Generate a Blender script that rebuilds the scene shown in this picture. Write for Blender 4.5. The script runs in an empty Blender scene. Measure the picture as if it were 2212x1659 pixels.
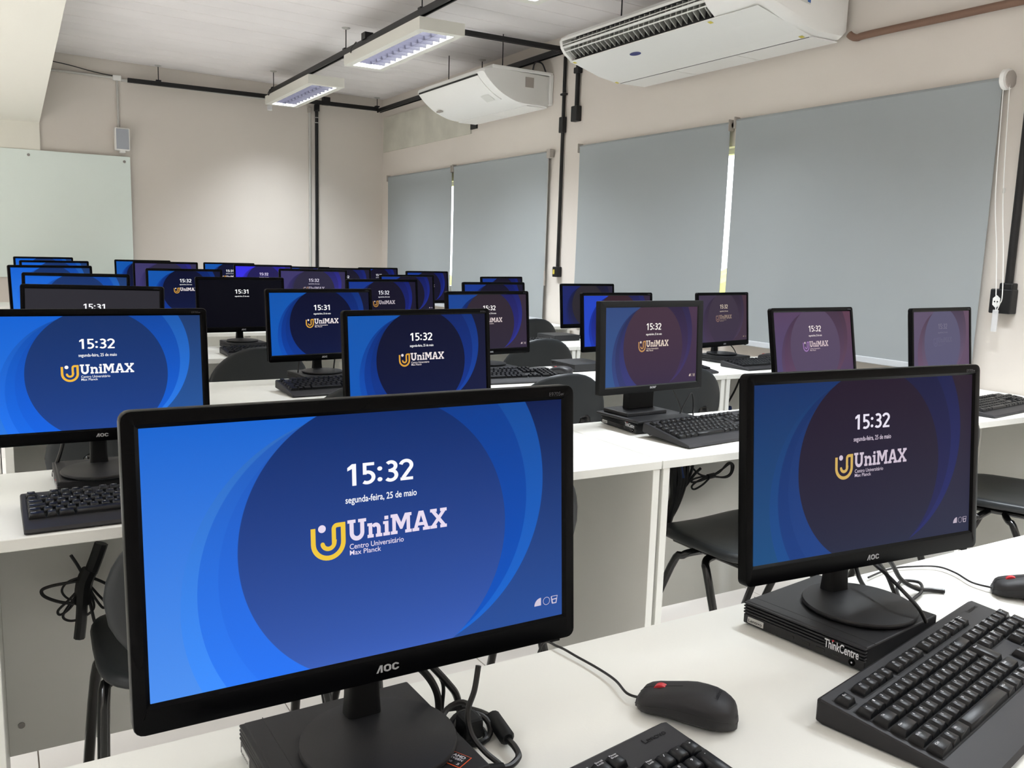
import bpy, bmesh, math, random
from mathutils import Matrix, Vector

random.seed(7)
SC = bpy.context.scene
COL = SC.collection
R = math.radians
PI = math.pi

# ------------------------------------------------------------------ camera
EYE = 1.25                     # eye height; the desks are 0.74 m high
YAW, PITCH, ROLL, FPX = 0.5350, -0.1493, -0.0306, 1880.9
cam_data = bpy.data.cameras.new('camera')
cam = bpy.data.objects.new('camera', cam_data)
COL.objects.link(cam)
_f = Vector((math.sin(YAW) * math.cos(PITCH), math.cos(YAW) * math.cos(PITCH), math.sin(PITCH)))
_r = Vector((math.cos(YAW), -math.sin(YAW), 0.0))
_d = _f.cross(_r)
_r2 = math.cos(ROLL) * _r + math.sin(ROLL) * _d
_d2 = -math.sin(ROLL) * _r + math.cos(ROLL) * _d
cam.matrix_world = Matrix(((_r2.x, -_d2.x, -_f.x, 0), (_r2.y, -_d2.y, -_f.y, 0), (_r2.z, -_d2.z, -_f.z, EYE), (0, 0, 0, 1)))
cam_data.sensor_width = 36.0
cam_data.lens = FPX / 2212.0 * 36.0
cam_data.clip_start = 0.02
SC.camera = cam

# ------------------------------------------------------------------ world and exposure
world = bpy.data.worlds.new('world')
SC.world = world
world.use_nodes = True
_bg = world.node_tree.nodes['Background']
_bg.inputs[0].default_value = (0.93, 0.97, 1.0, 1)
_bg.inputs[1].default_value = 4.0
SC.view_settings.view_transform = 'Standard'
SC.view_settings.look = 'None'
SC.view_settings.gamma = 1.0
SC.view_settings.use_curve_mapping = False
SC.view_settings.exposure = 0.0
LAMP_W = 62.0                  # watts of each fluorescent fixture

# ------------------------------------------------------------------ helpers
def lin(c):
    return tuple((v / 255.0 / 12.92) if v / 255.0 <= 0.04045 else ((v / 255.0 + 0.055) / 1.055) ** 2.4 for v in c)

def tag(o, label=None, cat=None, group=None, kind=None):
    if label: o['label'] = label
    if cat: o['category'] = cat
    if group: o['group'] = group
    if kind: o['kind'] = kind
    return o

def obj(name, mesh, parent=None, loc=(0, 0, 0), rot=(0, 0, 0), mat=None):
    o = bpy.data.objects.new(name, mesh)
    COL.objects.link(o)
    o.location = loc
    o.rotation_euler = rot
    if parent is not None: o.parent = parent
    if mat is not None and mesh is not None:
        if len(mesh.materials) == 0: mesh.materials.append(mat)
        elif mesh.materials[0] != mat:
            o.material_slots[0].link = 'OBJECT'; o.material_slots[0].material = mat
    return o

def empty(name, loc=(0, 0, 0), rz=0.0):
    o = bpy.data.objects.new(name, None)
    COL.objects.link(o)
    o.location = loc
    o.rotation_euler = (0, 0, rz)
    o.empty_display_size = 0.05
    return o

class MB:
    """collects vertices and faces of one mesh"""
    def __init__(s): s.v = []; s.f = []
    def add(s, vs, fs):
        n = len(s.v); s.v += [tuple(x) for x in vs]; s.f += [tuple(i + n for i in f) for f in fs]; return s
    def box(s, x0, x1, y0, y1, z0, z1):
        return s.add([(x0, y0, z0), (x1, y0, z0), (x1, y1, z0), (x0, y1, z0), (x0, y0, z1), (x1, y0, z1), (x1, y1, z1), (x0, y1, z1)],
                     [(0, 3, 2, 1), (4, 5, 6, 7), (0, 1, 5, 4), (1, 2, 6, 5), (2, 3, 7, 6), (3, 0, 4, 7)])
    def rbox(s, x0, x1, y0, y1, z0, z1, r=0.002, seg=2):
        bm = bmesh.new(); bmesh.ops.create_cube(bm, size=1.0)
        for v in bm.verts:
            v.co = Vector(((x0 + x1) / 2 + v.co.x * (x1 - x0), (y0 + y1) / 2 + v.co.y * (y1 - y0), (z0 + z1) / 2 + v.co.z * (z1 - z0)))
        bmesh.ops.bevel(bm, geom=list(bm.edges), offset=r, segments=seg, affect='EDGES', profile=0.5)
        bm.verts.index_update()
        s.add([v.co for v in bm.verts], [[v.index for v in f.verts] for f in bm.faces]); bm.free(); return s
    def loft(s, rings, caps=True, closed=True):
        n = len(rings[0]); vs = [p for r_ in rings for p in r_]; fs = []
        for i in range(len(rings) - 1):
            for j in range(n if closed else n - 1):
                k = (j + 1) % n
                fs.append((i * n + j, i * n + k, (i + 1) * n + k, (i + 1) * n + j))
        if caps:
            fs.append(tuple(range(n - 1, -1, -1))); fs.append(tuple((len(rings) - 1) * n + j for j in range(n)))
        return s.add(vs, fs)
    def tube(s, pts, r, n=8, caps=True):
        P = [Vector(p) for p in pts]; rings = []; up = None
        rad = r if isinstance(r, (list, tuple)) else [r] * len(P)
        for i, p in enumerate(P):
            t = (P[min(i + 1, len(P) - 1)] - P[max(i - 1, 0)])
            if t.length < 1e-9: t = Vector((0, 0, 1))
            t.normalize()
            if up is None:
                up = t.orthogonal().normalized()
            else:
                up = (up - t * up.dot(t))
                up = up.normalized() if up.length > 1e-6 else t.orthogonal().normalized()
            b = t.cross(up)
            rings.append([p + (up * math.cos(2 * PI * j / n) + b * math.sin(2 * PI * j / n)) * rad[i] for j in range(n)])
        return s.loft(rings, caps)
    def cyl(s, a, b, r, n=16): return s.tube([a, b], r, n)
    def lathe(s, prof, n=32, c=(0, 0, 0)):
        return s.loft([[(c[0] + r_ * math.cos(2 * PI * j / n), c[1] + r_ * math.sin(2 * PI * j / n), c[2] + z) for j in range(n)] for r_, z in prof])
    def prism_y(s, prof, y0, y1):      # prof: (x, z) loop
        return s.loft([[(x, y0, z) for x, z in prof], [(x, y1, z) for x, z in prof]])
    def prism_x(s, prof, x0, x1):      # prof: (y, z) loop
        return s.loft([[(x0, y, z) for y, z in prof], [(x1, y, z) for y, z in prof]])
    def poly(s, pts, y=0.0):           # flat face in the xz plane
        n = len(pts); return s.add([(p[0], y, p[1]) for p in pts], [tuple(range(n))])
    def strip(s, pts, w, y=0.0):       # a drawn stroke of width w in the xz plane
        P = [Vector((a, b)) for a, b in pts]; L = []; Rr = []
        for i, p in enumerate(P):
            t0 = (P[i] - P[i - 1]).normalized() if i > 0 else None
            t1 = (P[i + 1] - P[i]).normalized() if i < len(P) - 1 else None
            t0 = t0 or t1; t1 = t1 or t0
            t = (t0 + t1); t = t.normalized() if t.length > 1e-6 else t1
            nrm = Vector((-t.y, t.x)); k = 1.0 / max(0.5, nrm.dot(Vector((-t1.y, t1.x))))
            L.append(p + nrm * w / 2 * k); Rr.append(p - nrm * w / 2 * k)
        n = len(P)
        return s.add([(a.x, y, a.y) for a in L] + [(a.x, y, a.y) for a in Rr], [(i, n + i, n + i + 1, i + 1) for i in range(n - 1)])
    def mesh(s, name, smooth=False, weld=False):
        m = bpy.data.meshes.new(name); m.from_pydata(s.v, [], s.f); m.update()
        bm = bmesh.new(); bm.from_mesh(m)
        if weld: bmesh.ops.remove_doubles(bm, verts=list(bm.verts), dist=1e-6)
        bmesh.ops.recalc_face_normals(bm, faces=list(bm.faces)); bm.to_mesh(m); bm.free()
        if smooth:
            m.polygons.foreach_set('use_smooth', [True] * len(m.polygons))
            try: m.set_sharp_from_angle(angle=R(38 if smooth is True else smooth))
            except Exception: pass
        return m
    def build(s, name, mat, parent=None, loc=(0, 0, 0), rot=(0, 0, 0), smooth=False):
        return obj(name, s.mesh(name, smooth), parent, loc, rot, mat)

def face_front(m):
    """flat lettering: make every face look towards -y"""
    bm = bmesh.new(); bm.from_mesh(m)
    bm.normal_update()
    for f in bm.faces:
        if f.normal.y > 0: f.normal_flip()
    bm.to_mesh(m); bm.free(); return m

def catmull(P, n=8):
    P = [Vector(p) for p in P]; out = []
    for i in range(len(P) - 1):
        a, b, c, d = P[max(i - 1, 0)], P[i], P[i + 1], P[min(i + 2, len(P) - 1)]
        for k in range(n):
            t = k / n
            out.append(0.5 * ((2 * b) + (c - a) * t + (2 * a - 5 * b + 4 * c - d) * t * t + (3 * b - a - 3 * c + d) * t ** 3))
    out.append(P[-1]); return out

def rrect(hx, z0, z1, r, n=5, cx=0.0):
    pts = []
    for (ox, oz, a0) in ((cx + hx - r, z1 - r, 0), (cx - hx + r, z1 - r, 90), (cx - hx + r, z0 + r, 180), (cx + hx - r, z0 + r, 270)):
        for i in range(n):
            a = R(a0 + 90.0 * i / (n - 1)); pts.append((ox + r * math.cos(a), oz + r * math.sin(a)))
    return pts

def arc(cx, cz, r, a0, a1, n=12): return [(cx + r * math.cos(R(a0 + (a1 - a0) * i / n)), cz + r * math.sin(R(a0 + (a1 - a0) * i / n))) for i in range(n + 1)]

# ------------------------------------------------------------------ materials
MATS = {}
def mat(name, col, rough=0.5, metal=0.0, spec=0.5, bump=None, var=None, emit=None, srgb=True, grain=None):
    """principled material; bump=(scale, strength), var=(scale, amount) for mottled colour"""
    if name in MATS: return MATS[name]
    m = bpy.data.materials.new(name); m.use_nodes = True
    nt = m.node_tree; b = nt.nodes['Principled BSDF']
    c = lin(col) if srgb else col
    b.inputs['Base Color'].default_value = (*c, 1); b.inputs['Roughness'].default_value = rough
    b.inputs['Metallic'].default_value = metal; b.inputs['Specular IOR Level'].default_value = spec
    if emit: b.inputs['Emission Color'].default_value = (*lin(emit[0]), 1); b.inputs['Emission Strength'].default_value = emit[1]
    if bump or var:
        tc = nt.nodes.new('ShaderNodeTexCoord')
    if var:
        n = nt.nodes.new('ShaderNodeTexNoise'); n.inputs['Scale'].default_value = var[0]; n.inputs['Detail'].default_value = 5
        nt.links.new(tc.outputs['Object'], n.inputs['Vector'])
        r_ = nt.nodes.new('ShaderNodeMapRange'); r_.inputs[1].default_value = 0.3; r_.inputs[2].default_value = 0.7
        r_.inputs[3].default_value = 1 - var[1]; r_.inputs[4].default_value = 1 + var[1]
        nt.links.new(n.outputs['Fac'], r_.inputs[0])
        mx = nt.nodes.new('ShaderNodeMix'); mx.data_type = 'RGBA'; mx.blend_type = 'MULTIPLY'; mx.inputs[0].default_value = 1
        mx.inputs[6].default_value = (*c, 1); nt.links.new(r_.outputs[0], mx.inputs[7]); nt.links.new(mx.outputs[2], b.inputs['Base Color'])
    if bump:
        n2 = nt.nodes.new('ShaderNodeTexNoise'); n2.inputs['Scale'].default_value = bump[0]; n2.inputs['Detail'].default_value = 4
        nt.links.new(tc.outputs['Object'], n2.inputs['Vector'])
        bp = nt.nodes.new('ShaderNodeBump'); bp.inputs['Strength'].default_value = bump[1]; bp.inputs['Distance'].default_value = 0.002
        nt.links.new(n2.outputs['Fac'], bp.inputs['Height']); nt.links.new(bp.outputs[0], b.inputs['Normal'])
    MATS[name] = m; return m

M_WALL = mat('wall_paint', (224, 216, 207), 0.85, spec=0.2, bump=(60, 0.15), var=(1.3, 0.02))
M_CREAM = mat('cream_paint', (240, 237, 226), 0.85, spec=0.2, bump=(40, 0.1))
M_CEIL = mat('ceiling_paint', (238, 233, 231), 0.9, spec=0.15, bump=(30, 0.35), var=(2.2, 0.035))
M_CONC = mat('rough_plaster', (206, 203, 190), 0.9, spec=0.15, bump=(25, 0.4), var=(5.0, 0.09))
M_TILE = mat('floor_tile', (234, 227, 220), 0.3, spec=0.4, var=(1.5, 0.02))
M_GROUT = mat('grout', (168, 156, 146), 0.9)
M_DESK = mat('white_laminate', (238, 237, 230), 0.42, spec=0.35, bump=(300, 0.05))
M_BLIND = mat('blind_fabric', (162, 167, 168), 0.9, spec=0.1, bump=(400, 0.15))
M_BLINDBAR = mat('blind_bar', (205, 208, 212), 0.5)
M_BRACKET = mat('blind_bracket', (176, 168, 160), 0.5)
M_BLACKM = mat('black_metal', (17, 17, 19), 0.45, spec=0.4)
M_STEEL = mat('steel', (150, 148, 145), 0.35, metal=0.8)
M_GREYPIPE = mat('grey_conduit', (196, 194, 188), 0.45)
M_WHITEPL = mat('white_plastic', (246, 245, 241), 0.4, spec=0.4)
M_FIX = mat('fixture_white', (232, 230, 220), 0.45)
M_LOUV = mat('louver', (44, 42, 52), 0.5)  # white slats coloured dark so the lamp's glare leaves their pattern visible
M_GLASSB = mat('glass_board', (236, 247, 241), 0.12, spec=0.6)
M_BROWN = mat('brown_wrap', (128, 100, 84), 0.8)
M_BEZEL = mat('monitor_gloss', (6, 6, 7), 0.25, spec=0.07)
M_BEZELM = mat('monitor_matt', (19, 20, 21), 0.5, spec=0.18)
M_STAND = mat('stand_plastic', (32, 32, 34), 0.45, spec=0.35, bump=(900, 0.05))
M_PC = mat('pc_case', (33, 33, 35), 0.48, spec=0.35, bump=(900, 0.05))
M_PCD = mat('pc_dark', (12, 12, 13), 0.5)
M_KB = mat('keyboard_shell', (40, 39, 41), 0.5, spec=0.32, bump=(900, 0.05))
M_KEY = mat('key_cap', (15, 16, 19), 0.36, spec=0.32)
M_KEYB = mat('key_bed', (14, 14, 15), 0.7)
M_WHT = mat('white_print', (225, 225, 228), 0.6)
M_GREYP = mat('grey_print', (168, 168, 170), 0.4)
M_DIMP = mat('dim_print', (62, 62, 66), 0.5)
M_EMB = mat('embossed_print', (9, 9, 10), 0.3, spec=.15)
M_RED = mat('red_plastic', (205, 50, 58), 0.4)
M_ORANGE = mat('orange_print', (228, 92, 40), 0.5)
M_CABLE = mat('black_cable', (16, 16, 17), 0.4)
M_BLUEC = mat('blue_cable', (38, 66, 130), 0.45)
M_CHAIR = mat('chair_shell', (40, 43, 45), 0.38, spec=0.34, bump=(700, 0.12))
M_CHAIRB = mat('chair_rim', (20, 21, 22), 0.35, spec=0.5)
M_TUBE = mat('chair_tube', (12, 12, 13), 0.18, spec=0.6)
M_ALU = mat('window_aluminium', (214, 210, 200), 0.4)
M_BLUEB = mat('blue_badge', (44, 52, 120), 0.35)
M_YEL = mat('yellow_sticker', (222, 205, 90), 0.6)
M_PLATE = mat('label_plate', (205, 204, 200), 0.5)
M_LABEL = mat('paper_label', (222, 222, 216), 0.7)
M_LBLUE = mat('blue_label', (70, 110, 175), 0.7)
M_LOUVD = mat('vent_dark', (40, 40, 40), 0.7)
M_VANE = mat('vent_vane', (176, 176, 170), 0.6)
M_GRASS = mat('lawn', (200, 205, 130), 0.9, var=(3, 0.2))
M_LEAF = mat('hedge_leaves', (196, 196, 110), 0.8, var=(4, 0.3))
M_GRIL = mat('speaker_cloth', (176, 180, 188), 0.8)

def glass_mat():
    m = bpy.data.materials.new('window_glass'); m.use_nodes = True; nt = m.node_tree
    nt.nodes.remove(nt.nodes['Principled BSDF'])
    t = nt.nodes.new('ShaderNodeBsdfTransparent'); g = nt.nodes.new('ShaderNodeBsdfGlossy'); g.inputs['Roughness'].default_value = 0.02
    mx = nt.nodes.new('ShaderNodeMixShader'); mx.inputs[0].default_value = 0.06
    nt.links.new(t.outputs[0], mx.inputs[1]); nt.links.new(g.outputs[0], mx.inputs[2])
    nt.links.new(mx.outputs[0], nt.nodes['Material Output'].inputs[0]); return m
M_GLASS = glass_mat()

def acrylic_mat():
    m = bpy.data.materials.new('clear_plastic'); m.use_nodes = True; nt = m.node_tree
    b = nt.nodes['Principled BSDF']; b.inputs['Base Color'].default_value = (.85, .85, .86, 1); b.inputs['Roughness'].default_value = .25
    b.inputs['Alpha'].default_value = .55; return m
M_CLEAR = acrylic_mat()

# ------------------------------------------------------------------ room shell
XW, YF, YB, XL = 3.58, 8.87, -4.6, -3.6
def zceil(x): return 2.792 + 0.021 * (XW - x)

# floor: slab with real tiles
fl = MB().box(XL, XW + .2, YB, YF + .2, -0.12, -0.006).build('floor', M_GROUT); tag(fl, kind='structure')
TS = 0.6
tile_me = MB().rbox(0.0015, TS - 0.0015, 0.0015, TS - 0.0015, -0.0055, 0.0, 0.0008, 1).mesh('tile')
x = XL
ty0 = 0.47
for i in range(12):
    for j in range(23):
        tx, ty = -3.57 + i * TS, -4.53 + j * TS
        if tx + TS > XW + 0.2 or ty + TS > YF + .2: continue
        obj('tile', tile_me, fl, (tx, ty, 0), mat=M_TILE)

# far wall, left wall, rear wall
tag(MB().box(XL, XW + .2, YF, YF + .15, 0, 3.1).build('wall_back', M_WALL), kind='structure')
tag(MB().box(XL - .15, XL, YB, YF + .15, 0, 3.1).build('wall_left', M_WALL), kind='structure')
tag(MB().box(XL, XW + .2, YB - .15, YB, 0, 3.1).build('wall_rear', M_WALL), kind='structure')
# window wall with two openings
W1 = (5.72, 8.45, 0.88, 1.875); W2 = (2.30, 5.02, 0.88, 1.875)
TH = 0.16
wr = MB()
ys = [YB - .15, W2[0], W2[1], W1[0], W1[1], YF + .15]
for a, b in ((ys[0], ys[1]), (ys[2], ys[3]), (ys[4], ys[5])): wr.box(XW, XW + TH, a, b, 0, 3.1)
for w in (W1, W2):
    wr.box(XW, XW + TH, w[0], w[1], 0, w[2]); wr.box(XW, XW + TH, w[0], w[1], w[3], 3.1)
tag(wr.build('wall_right', M_WALL), kind='structure')
# windows
for n, w in enumerate((W1, W2), 1):
    root = empty('window_%d' % n, (XW + 0.09, (w[0] + w[1]) / 2, w[2])); tag(root, kind='structure')
    hw = (w[1] - w[0]) / 2; hh = w[3] - w[2]
    fr = MB()
    for a, b, c, d in ((-hw, hw, 0, .05), (-hw, hw, hh - .03, hh), (-hw, -hw + .05, 0.05, hh - .03), (hw - .05, hw, 0.05, hh - .03)):
        fr.box(-.025, .025, a, b, c, d)
    fr.build('window_frame', M_ALU, root)
    for k in range(3):
        y0 = -hw + .05 + k * (2 * hw - .1) / 3; y1 = y0 + (2 * hw - .1) / 3
        st = MB().box(-.02, .02, y0, y0 + .03, .05, hh - .03).box(-.02, .02, y1 - .03, y1, .05, hh - .03)
        st.build('sash', M_ALU, root)
        MB().box(-.003, .003, y0 + .03, y1 - .03, .05, hh - .03).build('pane', M_GLASS, root)
    MB().box(-.08, .06, -hw, hw, -.02, 0.0).build('window_sill', M_ALU, root)

# ceiling: structural slab with precast planks running across
ce = MB()
ce.add([(XL, YB, zceil(XL) + .012), (XW, YB, zceil(XW) + .012), (XW, YF, zceil(XW) + .012), (XL, YF, zceil(XL) + .012),
        (XL, YB, 3.1), (XW, YB, 3.1), (XW, YF, 3.1), (XL, YF, 3.1)],
       [(0, 1, 2, 3), (7, 6, 5, 4), (0, 4, 5, 1), (1, 5, 6, 2), (2, 6, 7, 3), (3, 7, 4, 0)])
ceil = ce.build('ceiling', M_CEIL); tag(ceil, kind='structure')
PL = 0.2345
y = YB; k = 0
while y < YF - 0.01:
    y1 = min(y + PL, YF); g = 0.0022; dz = random.uniform(-.0012, .0012); ch = .004
    a0, a1 = y + g, y1 - g
    x0, x1 = XL, XW
    prof = lambda xx: [(xx, a0, zceil(xx) + .02), (xx, a0, zceil(xx) + ch + dz), (xx, a0 + ch, zceil(xx) + dz), (xx, a1 - ch, zceil(xx) + dz), (xx, a1, zceil(xx) + ch + dz), (xx, a1, zceil(xx) + .02)]
    MB().loft([prof(x0), prof(x1)]).build('ceiling_plank', M_CEIL, ceil)
    y = y1; k += 1

# sloping soffit along the left side and the pilaster that meets it
sf = MB()
xa, xb = -1.1, 0.386
zs = lambda yy: EYE + 0.995 + (8.84 - yy) * 0.0704
ya, yb = 0.4, 8.84
ring = lambda yy: [(xa, yy, zs(yy)), (xb, yy, zs(yy)), (xb, yy, max(zs(yy) + .01, 2.9)), (xa, yy, max(zs(yy) + .01, 2.9))]
sf.loft([ring(ya), ring(3.0), ring(6.0), ring(yb)])
sf.box(xa, xb - .002, 8.84, YF, EYE + .762, 2.9)
tag(sf.build('trim_1', M_CREAM), kind='structure')
# plaster lintel patch on the window wall near the far corner
cp = MB().box(XW - .012, XW, 6.85, 8.82, 2.252, 2.60).build('trim_2', M_CONC); tag(cp, kind='structure')
MB().box(XW - .014, XW, 6.74, 6.85, 2.285, 2.345).build('recess', M_BLACKM, cp)

# outdoors, seen through the slit between the blinds
tag(MB().box(4.2, 40, -8, 30, -1.4, -1.2).build('ground', M_GRASS), kind='structure')
def shrub(name, loc, rx, rz, label, seed):
    rnd = random.Random(seed); bm = bmesh.new(); bmesh.ops.create_icosphere(bm, subdivisions=4, radius=1.0)
    for v in bm.verts:
        k = 1 + .16 * math.sin(7 * v.co.x + seed) * math.sin(6 * v.co.y) + .12 * math.sin(11 * v.co.z + 3 * v.co.x) + rnd.uniform(-.07, .07)
        v.co = Vector((v.co.x * rx * k, v.co.y * rx * k, v.co.z * rz * k + rz * .9))
    m = bpy.data.meshes.new(name); bm.to_mesh(m); bm.free()
    return tag(obj(name, m, None, loc, mat=M_LEAF), label, 'shrub', 'shrubs outside the window')
for i, (yy, rx, rz) in enumerate(((6.3, 1.5, 1.2), (10.2, 1.6, 1.28), (14.4, 1.6, 1.2), (19.6, 1.7, 1.02))):
    shrub('shrub', (9.6, yy, -1.25), rx, rz, 'yellow-green leafy shrub outdoors behind the blinds, ' + ('nearest', 'seen through the slit of the near blinds', 'behind the wall between the windows', 'seen through the slit of the far blinds')[i], i + 3)

# ------------------------------------------------------------------ roller blinds
def blind(y0, y1, z0, z1, label, cord=None, shell=False):
    root = empty('roller_blind', (XW - .035, (y0 + y1) / 2, z0)); h = (y1 - y0) / 2; H = z1 - z0
    n = 14; rings = []
    f = MB()
    pr = []
    for i in range(n + 1):
        z = i / n * (H - .02); pr.append((0.006 * math.sin(z * 2.1), z))
    pr += [(.0, H - .012), (.003, H - .004), (.010, H + .001), (.020, H)]
    f.loft([[(x_, -h, z_) for x_, z_ in pr], [(x_, h, z_) for x_, z_ in pr]], caps=False, closed=False)
    f.loft([[(x_ + .0012, h, z_) for x_, z_ in pr], [(x_ + .0012, -h, z_) for x_, z_ in pr]], caps=False, closed=False)
    f.build('fabric', M_BLIND, root, smooth=True)
    MB().rbox(-.006, .008, -h, h, -.028, .002, .003).build('bottom_bar', M_BLINDBAR, root)
    MB().cyl((0.021, -h - .004, H - .016), (0.021, h + .004, H - .016), .0135, 14).build('roller', M_BRACKET, root, smooth=True)
    for sgn in (-1, 1):
        MB().rbox(-.012, .032, sgn * h - .004 if sgn < 0 else h, sgn * h if sgn < 0 else h + .006, H - .05, H + .012, .003).build('bracket', M_BRACKET, root)
    if cord == 'near':
        MB().cyl((0.004, -h - .006, H - .014), (0.004, -h - .036, H - .014), .034, 20).build('clutch', M_BRACKET, root, smooth=True)
        MB().cyl((-0.004, -h - .012, H - .014), (-0.004, -h - .03, H - .014), .041, 20).build('clutch_ring', M_WHITEPL, root, smooth=True)
        zb = 1.075 - z0; e = -(2.168 + 3.655) / 2
        MB().tube(catmull([(-.012, -h - .014, H - .03), (-.012, -h - .030, H * .62), (-.018, -h - .066, .5), (-.026, -h - .094, zb)], 6), .0020, 6).build('cord', M_WHITEPL, root)
        MB().tube(catmull([(-.004, -h - .034, H - .03), (-.006, -h - .058, H * .62), (-.020, -h - .095, .50), (-.040, -h - .122, .33), (-.034, -h - .112, zb + .03), (-.026, -h - .098, zb)], 6), .0020, 6).build('cord', M_WHITEPL, root)
        MB().rbox(-.030, -.022, -h - .106, -h - .082, zb - .085, zb + .005, .003).build('cord_tag', M_CLEAR, root)
        MB().cyl((-.008, -h - .062, 1.55 - z0), (-.008, -h - .062, 1.57 - z0), .005, 8).build('cord_joint', M_GREYPIPE, root)
    elif cord == 'far':
        MB().rbox(-.014, .02, -h - .05, -h - .004, H - .05, H + .012, .004).build('clutch', M_BRACKET, root)
        MB().tube([(-.01, -h - .03, H - .04), (-.01, -h - .028, .25)], .002, 6).build('cord', M_GREYPIPE, root)
        MB().rbox(-.016, -.006, -h - .036, -h - .022, .25, .36, .003).build('cord_tag', M_BRACKET, root)
    return tag(root, label, 'blind', 'roller blinds')
blind(7.155, 8.635, .765, 1.992, 'grey-blue roller blind closest to the far corner')
blind(5.565, 7.115, .765, 1.998, 'grey-blue roller blind beside the black conduit, below the far air conditioner', 'far')
blind(3.700, 5.160, .805, 2.004, 'grey-blue roller blind left of the bright slit, below the near air conditioner')
blind(2.168, 3.655, .813, 2.014, 'large grey-blue roller blind nearest the camera with white pull cord', 'near')

# ------------------------------------------------------------------ suspended black channel, hangers, fixtures
def channel(name, a, b, label, size=.038, wall=.003):
    """u-shaped channel, open side down, from a to b (axis aligned)"""
    a = Vector(a); b = Vector(b); L = (b - a).length; root = empty(name, a, math.atan2(b.y - a.y, b.x - a.x))
    s = size
    body = MB().box(0, L, -s / 2, s / 2, s - wall, s).box(0, L, -s / 2, -s / 2 + wall, 0, s - wall).box(0, L, s / 2 - wall, s / 2, 0, s - wall)
    body.box(0, L, -s / 2 + wall, -s / 2 + .009, 0, wall).box(0, L, s / 2 - .009, s / 2 - wall, 0, wall)
    body.build('channel_body', M_BLACKM, root)
    return tag(root, label, 'cable channel')
def hanger(parent_root, x, z1, plate=True):
    r_ = MB().cyl((x, 0, .038), (x, 0, z1), .004, 8).rbox(x - .022, x + .022, -.02, .02, .038, .05, .002)
    r_.build('hanger_rod', M_BLACKM, parent_root)
    if plate: MB().lathe([(.004, -.014), (.03, -.004), (.03, 0)], 14, (x, 0, z1)).build('ceiling_plate', M_GREYPIPE, parent_root)
TZ = 2.628
tr = channel('cable_channel', (2.262, -4.0, TZ), (2.262, 8.33, TZ), 'black suspended channel carrying the fluorescent fixtures')
for yy in (3.1, 5.0, 6.32, 8.24): hanger(tr, yy + 4.0, zceil(2.26) - TZ)
MB().box(9.86, 9.93, -.03, .03, .03, .075).build('junction_box', M_BLACKM, tr)
t2 = channel('cable_channel', (1.10, 8.78, 2.66), (3.49, 8.78, 2.66), 'black channel along the far wall below the ceiling', .036)
for xx in (1.36, 3.5): hanger(t2, xx - 1.10 - (.02 if xx > 3 else 0), zceil(xx) - 2.66)
MB().box(1.80, 1.87, -.03, .03, .0, .075).build('junction_box', M_BLACKM, t2)
t3 = channel('cable_channel', (3.49, 8.76, 2.640), (3.49, 2.2, 2.640), 'black channel along the window wall above the air conditioners', .038)
for yy in (6.52,): hanger(t3, 8.76 - yy, zceil(3.49) - 2.64)
t4 = channel('cable_channel', (2.285, 5.28, TZ + .01), (3.468, 5.28, TZ + .01), 'black channel crossing from the large fixture to the window wall', .03)

def louver_fixture(y0, label, xc=2.365, power=1.0, zb=2.537):
    """fluorescent tray: housing, reflector, lamp area and dark louver slats"""
    L, W, Hh = 1.30, 0.30, .072
    root = empty('fluorescent_fixture', (xc, y0, zb))
    h = MB()
    h.box(-W / 2, W / 2, 0, L, Hh - .003, Hh)
    il, iw = .055, .102
    h.box(-W / 2, -W / 2 + .003, 0, L, 0, Hh - .003).box(W / 2 - .003, W / 2, 0, L, 0, Hh - .003).box(-W / 2 + .003, W / 2 - .003, 0, .003, 0, Hh - .003).box(-W / 2 + .003, W / 2 - .003, L - .003, L, 0, Hh - .003)
    h.box(-W / 2 + .003, -iw, .003, L - .003, 0, .003).box(iw, W / 2 - .003, .003, L - .003, 0, .003).box(-iw, iw, .003, il, 0, .003).box(-iw, iw, L - il, L - .003, 0, .003)
    h.box(-iw - .002, -iw, il, L - il, .003, .05).box(iw, iw + .002, il, L - il, .003, .05).box(-iw, iw, il - .002, il, .003, .05).box(-iw, iw, L - il, L - il + .002, .003, .05)
    h.build('housing', M_FIX, root)
    me = MATS.get('slat_me') or MB().prism_y([(-.002, .004), (.002, .004), (.0008, .03), (-.0008, .03)], -.001, .001)
    n = 12; p = (L - 2 * il) / n
    if 'slat' not in SH:
        SH['slat'] = MB().prism_x([(-.0008, .004), (.0008, .004), (.0065, .028), (-.0065, .028)], -iw, iw).mesh('slat')
    for k in range(1, n): obj('slat', SH['slat'], root, (0, il + k * p, 0), mat=M_LOUV)
    MB().prism_y([(-.001, .003), (.001, .003), (.007, .03), (-.007, .03)], il, L - il).build('spine', M_LOUV, root)
    ld = bpy.data.lights.new('fluorescent_light', 'AREA'); ld.shape = 'RECTANGLE'; ld.size = 2 * iw - .01; ld.size_y = L - 2 * il - .01
    ld.energy = LAMP_W * power; ld.spread = R(120); ld.color = (0.875, 0.94, 1.0)
    lo = bpy.data.objects.new('lamp', ld); COL.objects.link(lo); lo.parent = root; lo.location = (0, L / 2, .048)
    MB().tube(catmull([(-W / 2 + .0, 1.05, Hh + .045), (-W / 2 - .03, 1.07, Hh), (-W / 2 - .022, 1.1, Hh - .02), (-W / 2 + .0, 1.14, Hh + .01)], 5), .004, 6).build('supply_cable', M_CABLE, root)
    return tag(root, label, 'light', 'fluorescent fixtures')
SH = {}
louver_fixture(4.93, 'larger louvered fluorescent fixture hanging near the centre of the ceiling')
louver_fixture(7.06, 'smaller-looking louvered fluorescent fixture close to the far wall', power=.72)
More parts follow.
